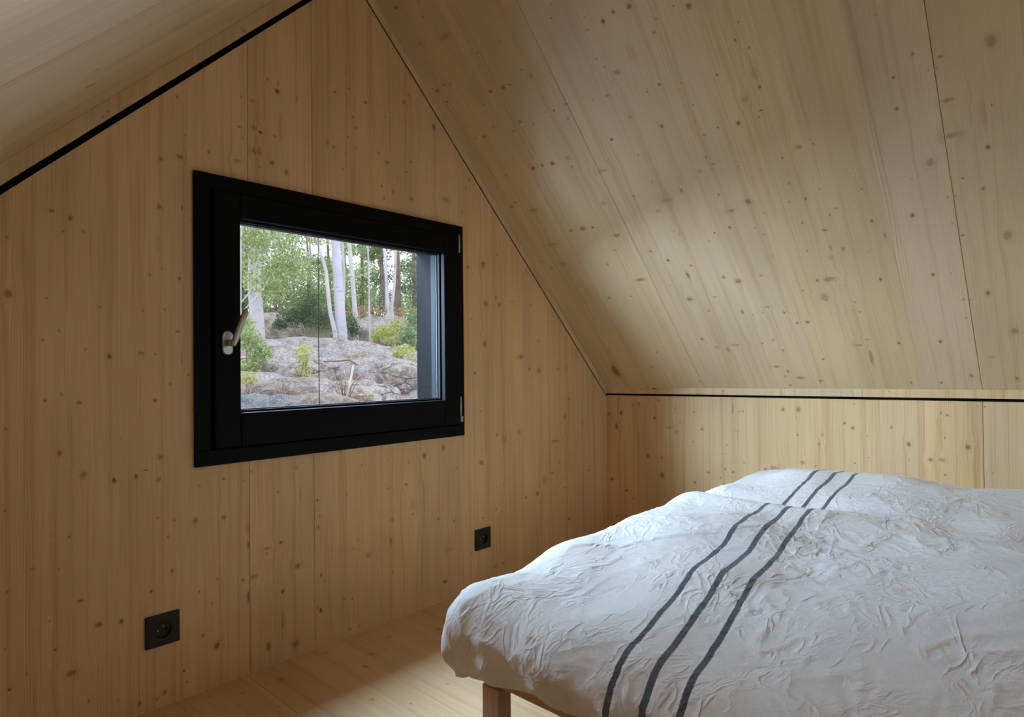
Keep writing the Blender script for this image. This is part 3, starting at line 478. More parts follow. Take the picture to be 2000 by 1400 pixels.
# glazing beads and bright spacer bars at the edge of the glass
BEAD = plain('grey_glazing_bead', (.006, .0065, .007), .6, spec=.12)
SPACER = plain('aluminium_spacer', (.05, .05, .052), .5, spec=.2)
for nm, y0, y1, ins, mt in (('glazing_bead', .0, .010, .006, BEAD), ('spacer_bar', .0125, .0165, .009, SPACER), ('glazing_bead', .026, .05, .004, BEAD)):
    a0, a1, b0, b1 = OX0 + ins, OX1 - ins, OZ0 + ins, OZ1 - ins
    box(nm, (OX0 - .02, y0, OZ0 - .02), (a0, y1, OZ1 + .02), mt, win)
    box(nm, (a1, y0, OZ0 - .02), (OX1 + .02, y1, OZ1 + .02), mt, win)
    box(nm, (a0, y0, OZ0 - .02), (a1, y1, b0), mt, win)
    box(nm, (a0, y0, b1), (a1, y1, OZ1 + .02), mt, win)
# glass
t = NT('window_glass'); t.n.remove(t.b)
tr = t.new('ShaderNodeBsdfTransparent'); gl = t.new('ShaderNodeBsdfGlossy'); gl.inputs['Roughness'].default_value = .02
tr.inputs['Color'].default_value = (.97, .985, .98, 1)
fr = t.new('ShaderNodeFresnel'); fr.inputs['IOR'].default_value = 1.45; mx = t.new('ShaderNodeMixShader')
dn = t.noise(t.new('ShaderNodeTexCoord').outputs['Object'], 3., 4)
bf = t.new('ShaderNodeNewGeometry').outputs['Backfacing']      # both faces of the pane reflect as one thin sheet
fr2 = t.math('MULTIPLY', fr.outputs[0], t.math('SUBTRACT', 1., bf))
t.l.new(t.math('MULTIPLY', fr2, t.mapr(dn.outputs['Fac'], 0, 1, .85, 1.)), mx.inputs[0])
t.l.new(tr.outputs[0], mx.inputs[1]); t.l.new(gl.outputs[0], mx.inputs[2])
t.l.new(mx.outputs[0], t.n['Material Output'].inputs['Surface'])
GLASS = t.m
box('glass_pane', (OX0 + .002, .0178, OZ0 + .002), (OX1 - .002, .0218, OZ1 - .002), GLASS, win)
# outside reveal boards
EX0, EX1, EZ0, EZ1, EY = -.402, .402, .700, 1.298, .182
box('reveal_board', (EX0 - .03, .0555, EZ0 - .03), (EX0, EY, EZ1 + .03), DARKGREY, win)
box('reveal_board', (EX1, .0555, EZ0 - .03), (EX1 + .03, EY, EZ1 + .03), DARKGREY, win)
box('reveal_board', (EX0 + .0003, .0555, EZ1), (EX1 - .0003, EY, EZ1 + .03), DARKGREY, win)
box('outer_sill', (EX0 + .0003, .0555, EZ0 - .03), (EX1 - .0003, EY + .02, EZ0), DARKGREY, win)
# hinges
for z0, z1, blk in ((1.279, 1.346, False), (.672, .743, True)):
    h = tube('hinge', [(.4405, -.0245, z0), (.4405, -.0245, z1)], .0036, PIN, win, 12)
    if blk: box('hinge_cap', (.4385, -.030, .650), (.4475, -.0205, .671), PIN, h, .001)
# handle: oval rosette, neck and a lever left half turned
hd = empty('handle', (-.412, Ys, .925), win)
bm = bmesh.new()
ring = []
for k in range(28):
    a = 2 * math.pi * k / 28
    cxx, czz = math.cos(a) * .0145, math.sin(a) * .0145 + (.019 if math.sin(a) >= 0 else -.019)
    ring.append((cxx, czz))
r0 = [bm.verts.new((-.412 + x, Ys - .0002, .925 + z)) for x, z in ring]
r1 = [bm.verts.new((-.412 + x, Ys - .007, .925 + z)) for x, z in ring]
r2 = [bm.verts.new((-.412 + x * .86, Ys - .010, .925 + z * .93)) for x, z in ring]
for A, B in ((r0, r1), (r1, r2)):
    for k in range(28): bm.faces.new((A[k], B[k], B[(k + 1) % 28], A[(k + 1) % 28]))
bm.faces.new(r2[::-1]); bm.faces.new(r0)
bmesh.ops.recalc_face_normals(bm, faces=bm.faces)
bm_obj('rosette', bm, STEEL, hd, False)
tube('neck', [(-.412, Ys - .0102, .925), (-.412, Ys - .040, .925)], [.0095, .0085], STEEL, hd, 16)
bm = tube_bm([(-.4145, -.0625, .9145), (-.4122, -.0635, .920), (-.406, -.0655, .936), (-.394, -.068, .972), (-.381, -.0700, 1.008), (-.3780, -.0702, 1.016)],
             [.0040, .0075, .0083, .0083, .0083, .0050], 16)
bm_obj('lever', bm, STEEL, hd, True)
# screw heads under the casing
for x in (-.468, -.052, -.028):
    tube('screw', [(x, -.0002, .5895), (x, -.002, .5895)], .0022, STEEL, win, 8)

# ------------------------------------------------------------------ wall sockets
def wall_socket(x, z, label):
    o = tag(empty('wall_socket', (x, 0, z)), label, 'socket', 'black sockets on the window wall')
    bm = bmesh.new()
    h, n, r = .0395, 32, .0205
    outer = []
    for k in range(n):
        a = 2 * math.pi * k / n; c, s = math.cos(a), math.sin(a); q = h / max(abs(c), abs(s)); outer.append((c * q, s * q))
    def ringv(pts, y): return [bm.verts.new((x + px, y, z + pz)) for px, pz in pts]
    sc = lambda f: [(p[0] * f, p[1] * f) for p in outer]
    circ = lambda q: [(math.cos(2 * math.pi * k / n) * q, math.sin(2 * math.pi * k / n) * q) for k in range(n)]
    R = [ringv(outer, -.0003), ringv(outer, -.0075), ringv(sc(.975), -.0088), ringv(circ(.0245), -.0088), ringv(circ(.0240), -.0094), ringv(circ(r), -.0094), ringv(circ(r * .97), -.0012)]
    for A, B in zip(R[:-1], R[1:]):
        for k in range(n): bm.faces.new((A[k], A[(k + 1) % n], B[(k + 1) % n], B[k]))
    bm.faces.new(R[-1]); bm.faces.new(R[0][::-1])
    bmesh.ops.recalc_face_normals(bm, faces=bm.faces)
    bm_obj('socket_plate', bm, SOCKET, o)
    tube('earth_pin', [(x, -.0014, z + .010), (x, -.0090, z + .010), (x, -.0104, z + .010)], [.0024, .0024, .0012], BRASS, o, 10)
    for s in (-1, 1): tube('contact_hole', [(x + s * .0095, -.0014, z - .002), (x + s * .0095, -.0019, z - .002)], .0026, BRASS if s < 0 else SHADOW, o, 10)
    return o
wall_socket(-.568, .1967, 'black square wall socket low on the pine wall, left of the window')
wall_socket(.568, .1872, 'black square wall socket on the pine wall below right of the window, behind the bed')

# ------------------------------------------------------------------ bed
bed = tag(empty('bed', (.6, -1.8, 0)), 'low wooden bed frame with square legs under the linen duvet', 'bed')
BX0, BX1, BY0, BY1 = -.212, 1.40, -.800, -2.78
def wbox(name, lo, hi, axis, bev=.004):
    """box of beech, grain along the given axis"""
    bm = box_bm(lo, hi, bev, 2)
    uvl = bm.loops.layers.uv.new('grain')
    oth = [i for i in range(3) if i != axis]
    for f in bm.faces:
        for lp in f.loops:
            c = lp.vert.co; lp[uvl].uv = (c[oth[0]] + c[oth[1]] * .7, c[axis])
    return bm_obj(name, bm, BEECH, bed)
wbox('side_rail', (BX0, BY1, .200), (BX0 + .028, BY0, .275), 1)
wbox('side_rail', (BX1 - .028, BY1, .200), (BX1, BY0, .275), 1)
wbox('end_rail', (BX0 + .0285, BY0 - .028, .200), (BX1 - .0285, BY0, .275), 0)
wbox('end_rail', (BX0 + .0285, BY1, .200), (BX1 - .0285, BY1 + .028, .275), 0)
for lx in (BX0 - .008, BX1 - .036):
    for ly in (BY0 - .052, BY1 + .004): wbox('leg', (lx, ly, 0), (lx + .038, ly + .048, .1995), 2, .003)
for k in range(12):
    y = BY0 - .1 - k * .16
    wbox('slat', (BX0 + .029, y - .04, .235), (BX1 - .029, y + .04, .25), 0, .002)
LINEN0 = plain('mattress_ticking', (.72, .71, .68), .9)
mat_ = tag(box('mattress', (-.17, -2.74, .2505), (1.36, -.86, .345), LINEN0, None, .03, 3), 'white mattress hidden between the bed frame and the linen duvet', 'mattress')

# duvet: cloth over a rounded box, with puffs, folds and creases
DX0, DX1, DY0, DY1 = -.292, 1.385, -.728, -2.80
RD, ZT, HANG = .092, .405, .072
LEN = RD * math.pi / 2 + HANG
step = .0062
A = np.arange(DX0 + RD - LEN, DX1 - RD + LEN + step, step)
B = np.arange(DY0 - RD + LEN, -2.45, -step)
aa, bb = np.meshgrid(A, B, indexing='ij')
qa = np.clip(aa, DX0 + RD, DX1 - RD); qb = np.clip(bb, -9, DY0 - RD)
da, db = aa - qa, bb - qb
mxd = np.maximum(np.abs(da), np.abs(db)); rr = np.hypot(da, db)
rr_s = np.where(rr > 1e-9, rr, 1); na, nb = da / rr_s, db / rr_s
r = mxd * .55 + np.minimum(rr, LEN * 1.12) * .45          # square corner folded towards a round one
th = np.minimum(r / RD, np.pi / 2)
off = RD * np.sin(th); drop = RD * (1 - np.cos(th)) + np.maximum(r - RD * np.pi / 2, 0)
hangf = sstep(0.35, 1.0, r / LEN)
X = qa + na * off; Y = qb + nb * off; Z = ZT - drop
nx, ny, nzv = na * np.sin(th), nb * np.sin(th), np.cos(th)
wx = aa + .05 * fbm(aa * 3, bb * 3, 2, 5); wy = bb + .05 * fbm(aa * 3, bb * 3, 2, 9)
top = 1 - hangf
h = np.zeros_like(aa)
h += top * .030 * (fbm(aa * 2.3 + 3, bb * 2.6, 2, 21) + .15)
h += .007 * noise2(wx * 5., wy * 5., 31)
# crown towards the wall side and the far ridges seen along the top edge
h += top * (.030 * sstep(.75, 1.30, aa) * sstep(-.72, -.98, bb) + .018 * sstep(-.1, .5, aa))
h += top * .014 * np.exp(-((aa - .73 - .10 * (bb + 1.05)) / .075) ** 2) - top * .006 * np.exp(-((aa - .85) / .05) ** 2)
h += top * .006 * np.exp(-((aa - .40 + .12 * (bb + 1)) / .07) ** 2) * sstep(-1.5, -1.0, bb)
h += top * .020 * np.exp(-((aa - 1.20) / .08) ** 2 - ((bb + 1.15) / .35) ** 2)
h += top * .045 * np.exp(-((aa - .30) / .30) ** 2 - ((bb + 1.75) / .28) ** 2)
h -= top * .022 * np.exp(-((aa - .62) / .16) ** 2 - ((bb + 1.42) / .16) ** 2)
# soft rolling folds across the bed
h += top * .004 * np.sin(wx * 21 + 2.2 * fbm(aa * 2, bb * 2, 2, 3)) * sstep(.1, .5, fbm(aa * 1.7, bb * 1.7, 2, 77) + .35)
# creases: sharp ridges
for sc, amp, sd, ang in ((8., .0038, 41, .5), (13., .0032, 43, 2.0), (21., .0031, 47, 1.1), (33., .0020, 53, .2), (27., .0023, 59, 2.7)):
    c, s_ = math.cos(ang), math.sin(ang)
    u_, v_ = (wx * c + wy * s_) * sc, (-wx * s_ + wy * c) * sc * .42
    rdg = 1 - np.abs(noise2(u_ + .6 * noise2(u_ * .7, v_ * .7, sd + 3), v_, sd)) * 2.6
    h += amp * np.clip(rdg, 0, 1) ** 3 * sstep(-.15, .45, fbm(aa * 2.6, bb * 2.6, 2, sd + 7))
# pleats on the hanging side
along = np.where(np.abs(da) > np.abs(db), bb, aa)
pl = noise2(along * 9 + .8 * noise2(along * 4, r * 5, 71), r * 2.2, 61) + .55 * noise2(along * 19, r * 3, 63)
h += hangf * (.020 * pl + .004)
slant = noise2((along * .8 + r * .9) * 12, (along - r) * 4, 67)
h += sstep(.15, .6, r / LEN) * .0045 * np.clip(1 - np.abs(slant) * 3, 0, 1) ** 2
Z -= .022 * sstep(.14, -.22, aa) * sstep(-.80, -1.05, bb) * (1 - hangf)
X += nx * h; Y += ny * h; Z += nzv * h + (hangf * .012 * noise2(along * 4.5, along * 0 + 3, 81))
tuck = sstep(.80, 1.05, r / LEN) * .030
X -= na * tuck; Y -= nb * tuck
X = np.minimum(X, 1.405)
Z = np.maximum(Z, .215)
nA, nB = aa.shape
idx = np.arange(nA * nB).reshape(nA, nB)
quads = np.stack([idx[:-1, :-1], idx[:-1, 1:], idx[1:, 1:], idx[1:, :-1]], -1).reshape(-1, 4)
me = bpy.data.meshes.new('duvet')
me.from_pydata(np.stack([X, Y, Z], -1).reshape(-1, 3).tolist(), [], quads.tolist())
sk = -.135 * (1 - sstep(-.42, .95, aa))
cent = -1.030 + sk + .006 * noise2(aa * 5, aa * 0 + 1.5, 91)
uvv = np.stack([aa, bb - cent], -1).reshape(-1, 2)
l = me.uv_layers.new(name='stripe'); l.data.foreach_set('uv', uvv[quads.ravel()].ravel())
uv2 = np.stack([aa, bb], -1).reshape(-1, 2)
l2 = me.uv_layers.new(name='cloth'); l2.data.foreach_set('uv', uv2[quads.ravel()].ravel())
t = NT('striped_linen')
u1 = t.new('ShaderNodeUVMap', uv_map='stripe'); s1 = t.new('ShaderNodeSeparateXYZ'); t.l.new(u1.outputs[0], s1.inputs[0])
u2 = t.new('ShaderNodeUVMap', uv_map='cloth')
fuzz = t.noise(u2.outputs[0], 260., 2); wv = t.math('MULTIPLY', t.math('SUBTRACT', fuzz.outputs['Fac'], .5), .0030)
sv = t.math('ADD', s1.outputs[1], wv)
mask = None
for c0, hw in ((0., .0056), (-.060, .0060), (-.119, .0056)):
    dd = t.math('ABSOLUTE', t.math('SUBTRACT', sv, c0)); k = t.mapr(dd, hw + .0012, hw - .0008, 0, 1, True)
    mask = k if mask is None else t.math('MAXIMUM', mask, k)
sp2 = t.new('ShaderNodeSeparateXYZ'); t.l.new(u2.outputs[0], sp2.inputs[0])
th1 = t.noise(t.comb(t.math('MULTIPLY', sp2.outputs[0], 900.), t.math('MULTIPLY', sp2.outputs[1], 60.)), 1., 2)
th2 = t.noise(t.comb(t.math('MULTIPLY', sp2.outputs[0], 60.), t.math('MULTIPLY', sp2.outputs[1], 900.)), 1., 2)
weave = t.math('MULTIPLY', t.math('ADD', th1.outputs['Fac'], th2.outputs['Fac']), .5)
blot = t.noise(u2.outputs[0], 3.2, 3)
c = t.mix(t.mapr(weave, .35, .65), (.70, .665, .62), (.83, .79, .735))
c = t.mix(t.mapr(blot.outputs['Fac'], .52, .75, 0, .35), c, (.66, .60, .56))
c = t.mix(t.math('MULTIPLY', mask, t.mapr(weave, .30, .60, 1., .86)), c, (.030, .036, .048))
t.l.new(c, t.b.inputs['Base Color']); t.b.inputs['Roughness'].default_value = .92
t.b.inputs['Specular IOR Level'].default_value = .12
t.b.inputs['Sheen Weight'].default_value = .15
def ridge(scale, ang, stretch, sd, width=5.):
    mp = t.new('ShaderNodeMapping', vector_type='TEXTURE'); t.l.new(u2.outputs[0], mp.inputs[0])
    mp.inputs['Rotation'].default_value = (0, 0, ang); mp.inputs['Scale'].default_value = (1, 1 / stretch, 1); mp.inputs['Location'].default_value = (sd, sd * .7, 0)
    n = t.noise(mp.outputs[0], scale, 2, .5, .9)
    q = t.math('SUBTRACT', 1., t.math('ABSOLUTE', t.math('MULTIPLY', t.math('SUBTRACT', n.outputs['Fac'], .5), width)), clamp=True)
    n2 = t.noise(mp.outputs[0], scale * .35, 2)
    return t.math('MULTIPLY', t.math('MULTIPLY', q, q), t.mapr(n2.outputs['Fac'], .38, .60, 0, 1, True))
hh = t.math('ADD', t.math('MULTIPLY', ridge(13, .5, .5, 3., 5.), .38), t.math('ADD', t.math('MULTIPLY', ridge(22, 1.9, .45, 7., 6.), .6), t.math('MULTIPLY', ridge(36, 1.1, .5, 11., 5.), .65)))
cr2 = t.noise(u2.outputs[0], 55., 4, .6, .5)
hh = t.math('ADD', hh, t.math('ADD', t.math('MULTIPLY', cr2.outputs['Fac'], .75), t.math('MULTIPLY', weave, .22)))
t.bump(hh, .60, .0042)
duvet = link('duvet', me, t.m, None, True)
tag(duvet, 'crumpled white linen duvet with three dark grey stripes spread over the bed', 'duvet')

# ------------------------------------------------------------------ outside: rock, trees, shrubs
def granite(name, c1, c2, c3, scale=1.):
    t = NT(name); g = t.new('ShaderNodeNewGeometry').outputs['Position']
    n1 = t.noise(g, 1.1 * scale, 5, .6, .4); n2 = t.noise(g, 7. * scale, 5, .65, .3); n3 = t.noise(g, 38. * scale, 4, .6)
    c = t.mix(t.mapr(n1.outputs['Fac'], .40, .62, 0, 1), c1, c2)
    c = t.mix(t.mapr(n2.outputs['Fac'], .47, .62, 0, .85), c, c3)
    mp = t.new('ShaderNodeMapping'); t.l.new(g, mp.inputs[0]); mp.inputs['Scale'].default_value = (1., 1., 3.2)
    mp.inputs['Rotation'].default_value = (.3, .5, .2)
    vo = t.new('ShaderNodeTexVoronoi', feature='DISTANCE_TO_EDGE'); t.l.new(t.mix(.16, mp.outputs[0], n2.outputs['Color'], 'ADD'), vo.inputs['Vector'])
    vo.inputs['Scale'].default_value = 2.6 * scale
    ck = t.mapr(vo.outputs['Distance'], .0, .045, 1, 0, True)
    ck = t.math('MULTIPLY', ck, t.mapr(n1.outputs['Fac'], .45, .65, 0, .6))
    c = t.mix(ck, c, (.06, .05, .045))
    c = t.mix(t.mapr(n3.outputs['Fac'], .38, .62, .5, 0), c, (.13, .12, .12))
    c = t.mix(t.mapr(n3.outputs['Fac'], .58, .74, 0, .5), c, (.74, .72, .70))
    t.l.new(c, t.b.inputs['Base Color']); t.b.inputs['Roughness'].default_value = .9; t.b.inputs['Specular IOR Level'].default_value = .15
    t.bump(t.math('ADD', t.math('ADD', n2.outputs['Fac'], t.math('MULTIPLY', n3.outputs['Fac'], .4)), t.math('MULTIPLY', ck, -.8)), .9, .05)
    return t.m
ROCK = granite('granite_outcrop', (.47, .44, .47), (.60, .55, .53), (.34, .26, .22))
ROCK2 = granite('granite_grey', (.40, .41, .46), (.50, .50, .54), (.24, .25, .29), 2.)
ROCK3 = granite('granite_pale', (.52, .48, .43), (.44, .40, .38), (.36, .25, .18), 1.6)
SOIL = granite('forest_floor', (.17, .19, .09), (.12, .16, .07), (.26, .20, .13), 2.)

FW2 = np.array([math.sin(math.radians(31)), math.cos(math.radians(31))]); RT2 = np.array([FW2[1], -FW2[0]])
def to_rt(p): d = np.array(p[:2]) - CAM[:2]; return float(d @ FW2), float(d @ RT2)
def terrain_z(r, t_):
    """height of the rocky slope, r metres ahead and t_ metres right of the camera's foot"""
    r = np.asarray(r, float); t_ = np.asarray(t_, float)
    zc = 1.20 - .075 * t_
    face = .30 + (zc - .30) * (.50 * sstep(4.4, 7.7, r) + .50 * sstep(7.8 + .25 * noise2(t_ * 1.3, t_ * 0 + 2., 113), 9.1, r))
    z = np.where(r < 9.4, face, zc - .16 * sstep(9.4, 10.3, r) + .118 * np.maximum(r - 10.6, 0))
    z = z - .35 * sstep(4.6, 3.4, r) - 1.2 * sstep(3.8, 2.4, r)
    rough = .30 * fbm(r * .75 + .4 * t_, t_ * .9, 4, 101) * sstep(3.5, 5.5, r) * (1 - .85 * sstep(6.8, 8.6, r))
    st = r * .9 + t_ * .55 + .5 * fbm(r * .8, t_ * .8, 3, 105)
    ledge = .15 * (np.abs((st * .75) % 1 - .5) * 2) ** 2 * sstep(4.6, 5.6, r) * (1 - sstep(8.6, 9.4, r))
    return z + rough + ledge + .03 * fbm(r * 3, t_ * 3, 3, 107)
def ground_at(px, depth):
    p = at(px, 700, depth); r, t_ = to_rt(p); return np.array([p[0], p[1], float(terrain_z(r, t_))])

def sheet(name, r0, r1, t0, t1, stp, mat, zf, label=None, cat=None, kind=None):
    rs = np.arange(r0, r1 + stp, stp); ts = np.arange(t0, t1 + stp, stp)
    rg, tg = np.meshgrid(rs, ts, indexing='ij')
    zz = zf(rg, tg)
    xy = CAM[:2] + rg[..., None] * FW2 + tg[..., None] * RT2
    V = np.concatenate([xy, zz[..., None]], -1).reshape(-1, 3)
    n, k = rg.shape; ix = np.arange(n * k).reshape(n, k)
    q = np.stack([ix[:-1, :-1], ix[:-1, 1:], ix[1:, 1:], ix[1:, :-1]], -1).reshape(-1, 4)[:, ::-1]
    me = bpy.data.meshes.new(name); me.from_pydata(V.tolist(), [], q.tolist())
    return tag(link(name, me, mat, None, True), label, cat, None, kind)
sheet('rock_outcrop', 2.6, 11.0, -5.5, 4.0, .06, ROCK, terrain_z, 'broad cracked granite outcrop sloping up outside the window', 'rock')
sheet('ground', 10.9, 34, -9, 9, .3, SOIL, terrain_z, kind='structure')

def boulder(name, c, rad, mat, label, seed, flat=.5, cat='rock', group=None):
    bm = bmesh.new(); bmesh.ops.create_icosphere(bm, subdivisions=5, radius=1)
    for v in bm.verts:
        d = v.co.normalized()
        k = 1 + .22 * float(fbm(d.x * 1.3 + seed, d.y * 1.3 + d.z, 3, seed)) + .10 * float(noise2(d.x * 3 + d.z * 2, d.y * 3 - seed, seed + 3))
        if d.z > flat: k *= 1 - .35 * (d.z - flat)
        v.co = Vector((c[0] + d.x * rad[0] * k, c[1] + d.y * rad[1] * k, c[2] + d.z * rad[2] * k))
    o = bm_obj(name, bm, mat, None, True)
    return tag(o, label, cat, group)
def b_at(px, py_top, depth, rad, *a):
    p = at(px, py_top, depth); boulder('boulder', (p[0], p[1], p[2] - rad[2] * .86), rad, *a)
b_at(505, 768, 4.3, (.42, .40, .34), ROCK2, 'blue grey boulder at the lower left of the window view', 3)
b_at(622, 766, 4.7, (.42, .36, .30), ROCK3, 'pale brown boulder at the bottom middle of the window view', 11)
b_at(776, 706, 6.6, (.20, .24, .22), ROCK, 'rounded grey boulder on the right of the outcrop', 23)
b_at(555, 738, 5.6, (.40, .30, .20), ROCK3, 'pale boulder behind the blue grey boulder, under the shrubs', 37)
b_at(716, 742, 5.9, (.36, .30, .30), ROCK, 'speckled boulder behind the white broken stick', 51)
b_at(738, 694, 7.0, (.62, .45, .32), ROCK, 'big slanting granite slab right of the white broken stick', 83)
b_at(640, 700, 7.0, (.66, .42, .26), ROCK, 'wide granite hump in the middle of the rock face', 97)
b_at(528, 694, 7.2, (.46, .40, .28), ROCK, 'dark granite hump on the left, right of the yellow green bush', 103)
b_at(748, 618, 13.5, (1.1, .7, .55), ROCK, 'far grey rock among the trees right of the thick grey trunk', 61)
b_at(520, 610, 12.5, (.75, .6, .5), ROCK3, 'far pinkish rock behind the left birch trunk', 71)

def bark(name, c1, c2, c3=(.05, .045, .045), mark=.5):
    t = NT(name); g = t.new('ShaderNodeNewGeometry').outputs['Position']
    mp = t.new('ShaderNodeMapping'); t.l.new(g, mp.inputs[0]); mp.inputs['Scale'].default_value = (5, 5, 16)
    n1 = t.noise(mp.outputs[0], 1., 4, .6); n2 = t.noise(g, 4., 3)
    c = t.mix(t.mapr(n2.outputs['Fac'], .35, .65), c1, c2)
    c = t.mix(t.mapr(n1.outputs['Fac'], .60, .70, 0, mark), c, c3)
    t.l.new(c, t.b.inputs['Base Color']); t.b.inputs['Roughness'].default_value = .85; t.b.inputs['Specular IOR Level'].default_value = .15
    return t.m
BIRCH = bark('birch_bark', (.62, .58, .61), (.50, .46, .48))
ASPEN = bark('grey_bark', (.60, .58, .68), (.52, .50, .60), mark=.3)
PINE = bark('pine_bark', (.30, .22, .18), (.20, .16, .14))
TWIG = bark('dry_twig', (.42, .32, .27), (.30, .22, .19))
DEADWOOD = bark('bleached_wood', (.74, .68, .60), (.62, .55, .46), mark=.3)

def leafmat(name, c1, c2, c3):
    t = NT(name); t.n.remove(t.b)
    gi = t.new('ShaderNodeNewGeometry'); rp = gi.outputs['Random Per Island']
    r = t.new('ShaderNodeValToRGB'); r.color_ramp.elements[0].color = (*c1, 1); r.color_ramp.elements[1].color = (*c3, 1)
    e = r.color_ramp.elements.new(.55); e.color = (*c2, 1); t.l.new(rp, r.inputs[0])
    d = t.new('ShaderNodeBsdfDiffuse'); tl = t.new('ShaderNodeBsdfTranslucent'); mx = t.new('ShaderNodeMixShader'); mx.inputs[0].default_value = .5
    t.l.new(r.outputs[0], d.inputs[0]); t.l.new(r.outputs[0], tl.inputs[0]); t.l.new(d.outputs[0], mx.inputs[1]); t.l.new(tl.outputs[0], mx.inputs[2])
    t.l.new(mx.outputs[0], t.n['Material Output'].inputs['Surface'])
    return t.m
L_FRESH = leafmat('leaf_fresh', (.26, .36, .16), (.42, .52, .24), (.76, .76, .48))
L_MID = leafmat('leaf_mid', (.18, .28, .15), (.30, .42, .22), (.52, .60, .36))
L_DARK = leafmat('leaf_dark', (.08, .13, .085), (.14, .21, .12), (.26, .32, .18))
L_PINE = leafmat('needle_pine', (.16, .22, .14), (.26, .33, .20), (.42, .44, .27))
L_YELL = leafmat('leaf_yellow', (.40, .46, .16), (.58, .62, .24), (.80, .78, .40))
L_DRY = leafmat('leaf_dry', (.30, .20, .12), (.46, .33, .20), (.62, .50, .34))

RNG = np.random.default_rng(5)
def leaves_me(name, blobs, size, aspect=.55, droop=0.):
    """blobs: (centre, (rx, ry, rz), count) -> a mesh of small separate leaves, each a folded pair of triangles"""
    Vs = []
    for c, rad, n in blobs:
        d = RNG.normal(size=(n, 3)); d /= np.linalg.norm(d, axis=1)[:, None]
        k = RNG.random(n) ** (1 / 2.2)
        # clump the leaves along a few hidden sprays
        P = np.array(c) + d * k[:, None] * np.array(rad)
        a = RNG.normal(size=(n, 3)); a[:, 2] -= droop; a /= np.linalg.norm(a, axis=1)[:, None]
        b = np.cross(a, RNG.normal(size=(n, 3))); b /= np.linalg.norm(b, axis=1)[:, None]
        s = size * RNG.uniform(.6, 1.35, n)[:, None]
        Vs.append(np.stack([P - a * s, P + b * s * aspect, P + a * s, P - b * s * aspect], 1))
    V = np.concatenate(Vs); n = len(V)
    me = bpy.data.meshes.new(name); me.vertices.add(n * 4); me.vertices.foreach_set('co', V.reshape(-1))
    me.loops.add(n * 4); me.loops.foreach_set('vertex_index', np.arange(n * 4))
    me.polygons.add(n); me.polygons.foreach_set('loop_start', np.arange(n) * 4)
    try: me.polygons.foreach_set('loop_total', np.full(n, 4))
    except Exception: pass
    me.update(calc_edges=True)
    return me

def blob(px, py, depth, rpx, rpy, n, dr=None):
    k = depth / FOC
    return (at(px, py, depth), (rpx * k, (dr or rpx * k), rpy * k), n)

def tree(name, label, cat, depth, pts, mat, crown=(), leaf=None, size=.05, branches=(), group=None):
    """trunk given by (px, py, width in px) at its real distance; crown blobs; each branch the same way"""
    k = depth / FOC
    base = at(pts[-1][0], pts[-1][1], depth); r, t_ = to_rt(base); zb = min(float(terrain_z(r, t_)), base[2]) - .12
    root = tag(empty(name, (base[0], base[1], zb)), label, cat, group)
    P = [at(x, y, depth) for x, y, w_ in pts]; rad = [w_ * k / 2 for x, y, w_ in pts]
    P.append(np.array([base[0], base[1], zb])); rad.append(rad[-1] * 1.12)
    tp = P[0] + (P[0] - P[1]) / np.linalg.norm(P[0] - P[1]) * 1.6; P.insert(0, tp); rad.insert(0, rad[0] * .8)
    tube('trunk', P, rad, mat, root, 12)
    for br in branches:
        tube('branch', [at(x, y, depth + dd) for x, y, w_, dd in br], [max(w_ * k / 2, .003) for x, y, w_, dd in br], mat, root, 6)
    if crown:
        me = leaves_me('foliage', [blob(px, py, depth + dd, rx, ry, int(n * 1.7)) for px, py, dd, rx, ry, n in crown], size * .62)
        o = link('foliage', me, leaf, root)
        o['kind'] = 'stuff'
    return root

def shrub(name, label, cat, px, depth, blobs, leaf, size, stems=5, stemmat=None, group=None, aspect=.55, py0=None):
    g = ground_at(px, depth)
    if py0: g = at(px, py0, depth)
    root = tag(empty(name, tuple(g)), label, cat, group)
    k = depth / FOC
    for i in range(stems):
        b_ = blobs[i % len(blobs)]; tgt = at(b_[0] + RNG.uniform(-.6, .6) * b_[3], b_[1] + RNG.uniform(-.7, .3) * b_[4], depth + b_[2])
        mid = g * .5 + tgt * .5 + RNG.normal(size=3) * .04
        tube('stem', [g - np.array([0, 0, .06]) + RNG.normal(size=3) * np.array([.03, .03, 0]), mid, tgt], [.008, .006, .003], stemmat or TWIG, root, 5)
    if leaf:
        me = leaves_me('foliage', [blob(x, y, depth + dd, rx, ry, int(n * 1.3)) for x, y, dd, rx, ry, n in blobs], size * .62, aspect)
        o = link('foliage', me, leaf, root); o['kind'] = 'stuff'
    return root

# nearer trees
tree('birch_tree', 'thick pale birch on the left of the window view', 'tree', 8.6, [(499, 430, 22), (498, 500, 24), (496, 560, 24), (501, 610, 26), (503, 650, 28)], BIRCH,
     [(500, 480, -.5, 26, 46, 260), (498, 545, -.5, 22, 30, 130), (540, 470, .5, 60, 45, 800), (500, 455, -.4, 50, 30, 500), (570, 520, .9, 45, 40, 600), (480, 520, .6, 22, 50, 420), (535, 560, 1.0, 40, 35, 500)], L_FRESH, .038,
     branches=[[(497, 560, 5, 0), (480, 580, 3, -.2), (466, 596, 2, -.4)], [(511, 565, 4, 0), (500, 580, 3, -.3), (470, 612, 2, -.6)], [(503, 500, 5, 0), (530, 480, 3, .1), (560, 455, 2, .2)]])
tree('aspen_tree', 'straight smooth grey trunk at the middle of the window view', 'tree', 9.0, [(654, 440, 16), (657, 500, 17), (661, 560, 19), (664, 610, 20), (667, 652, 22)], ASPEN)
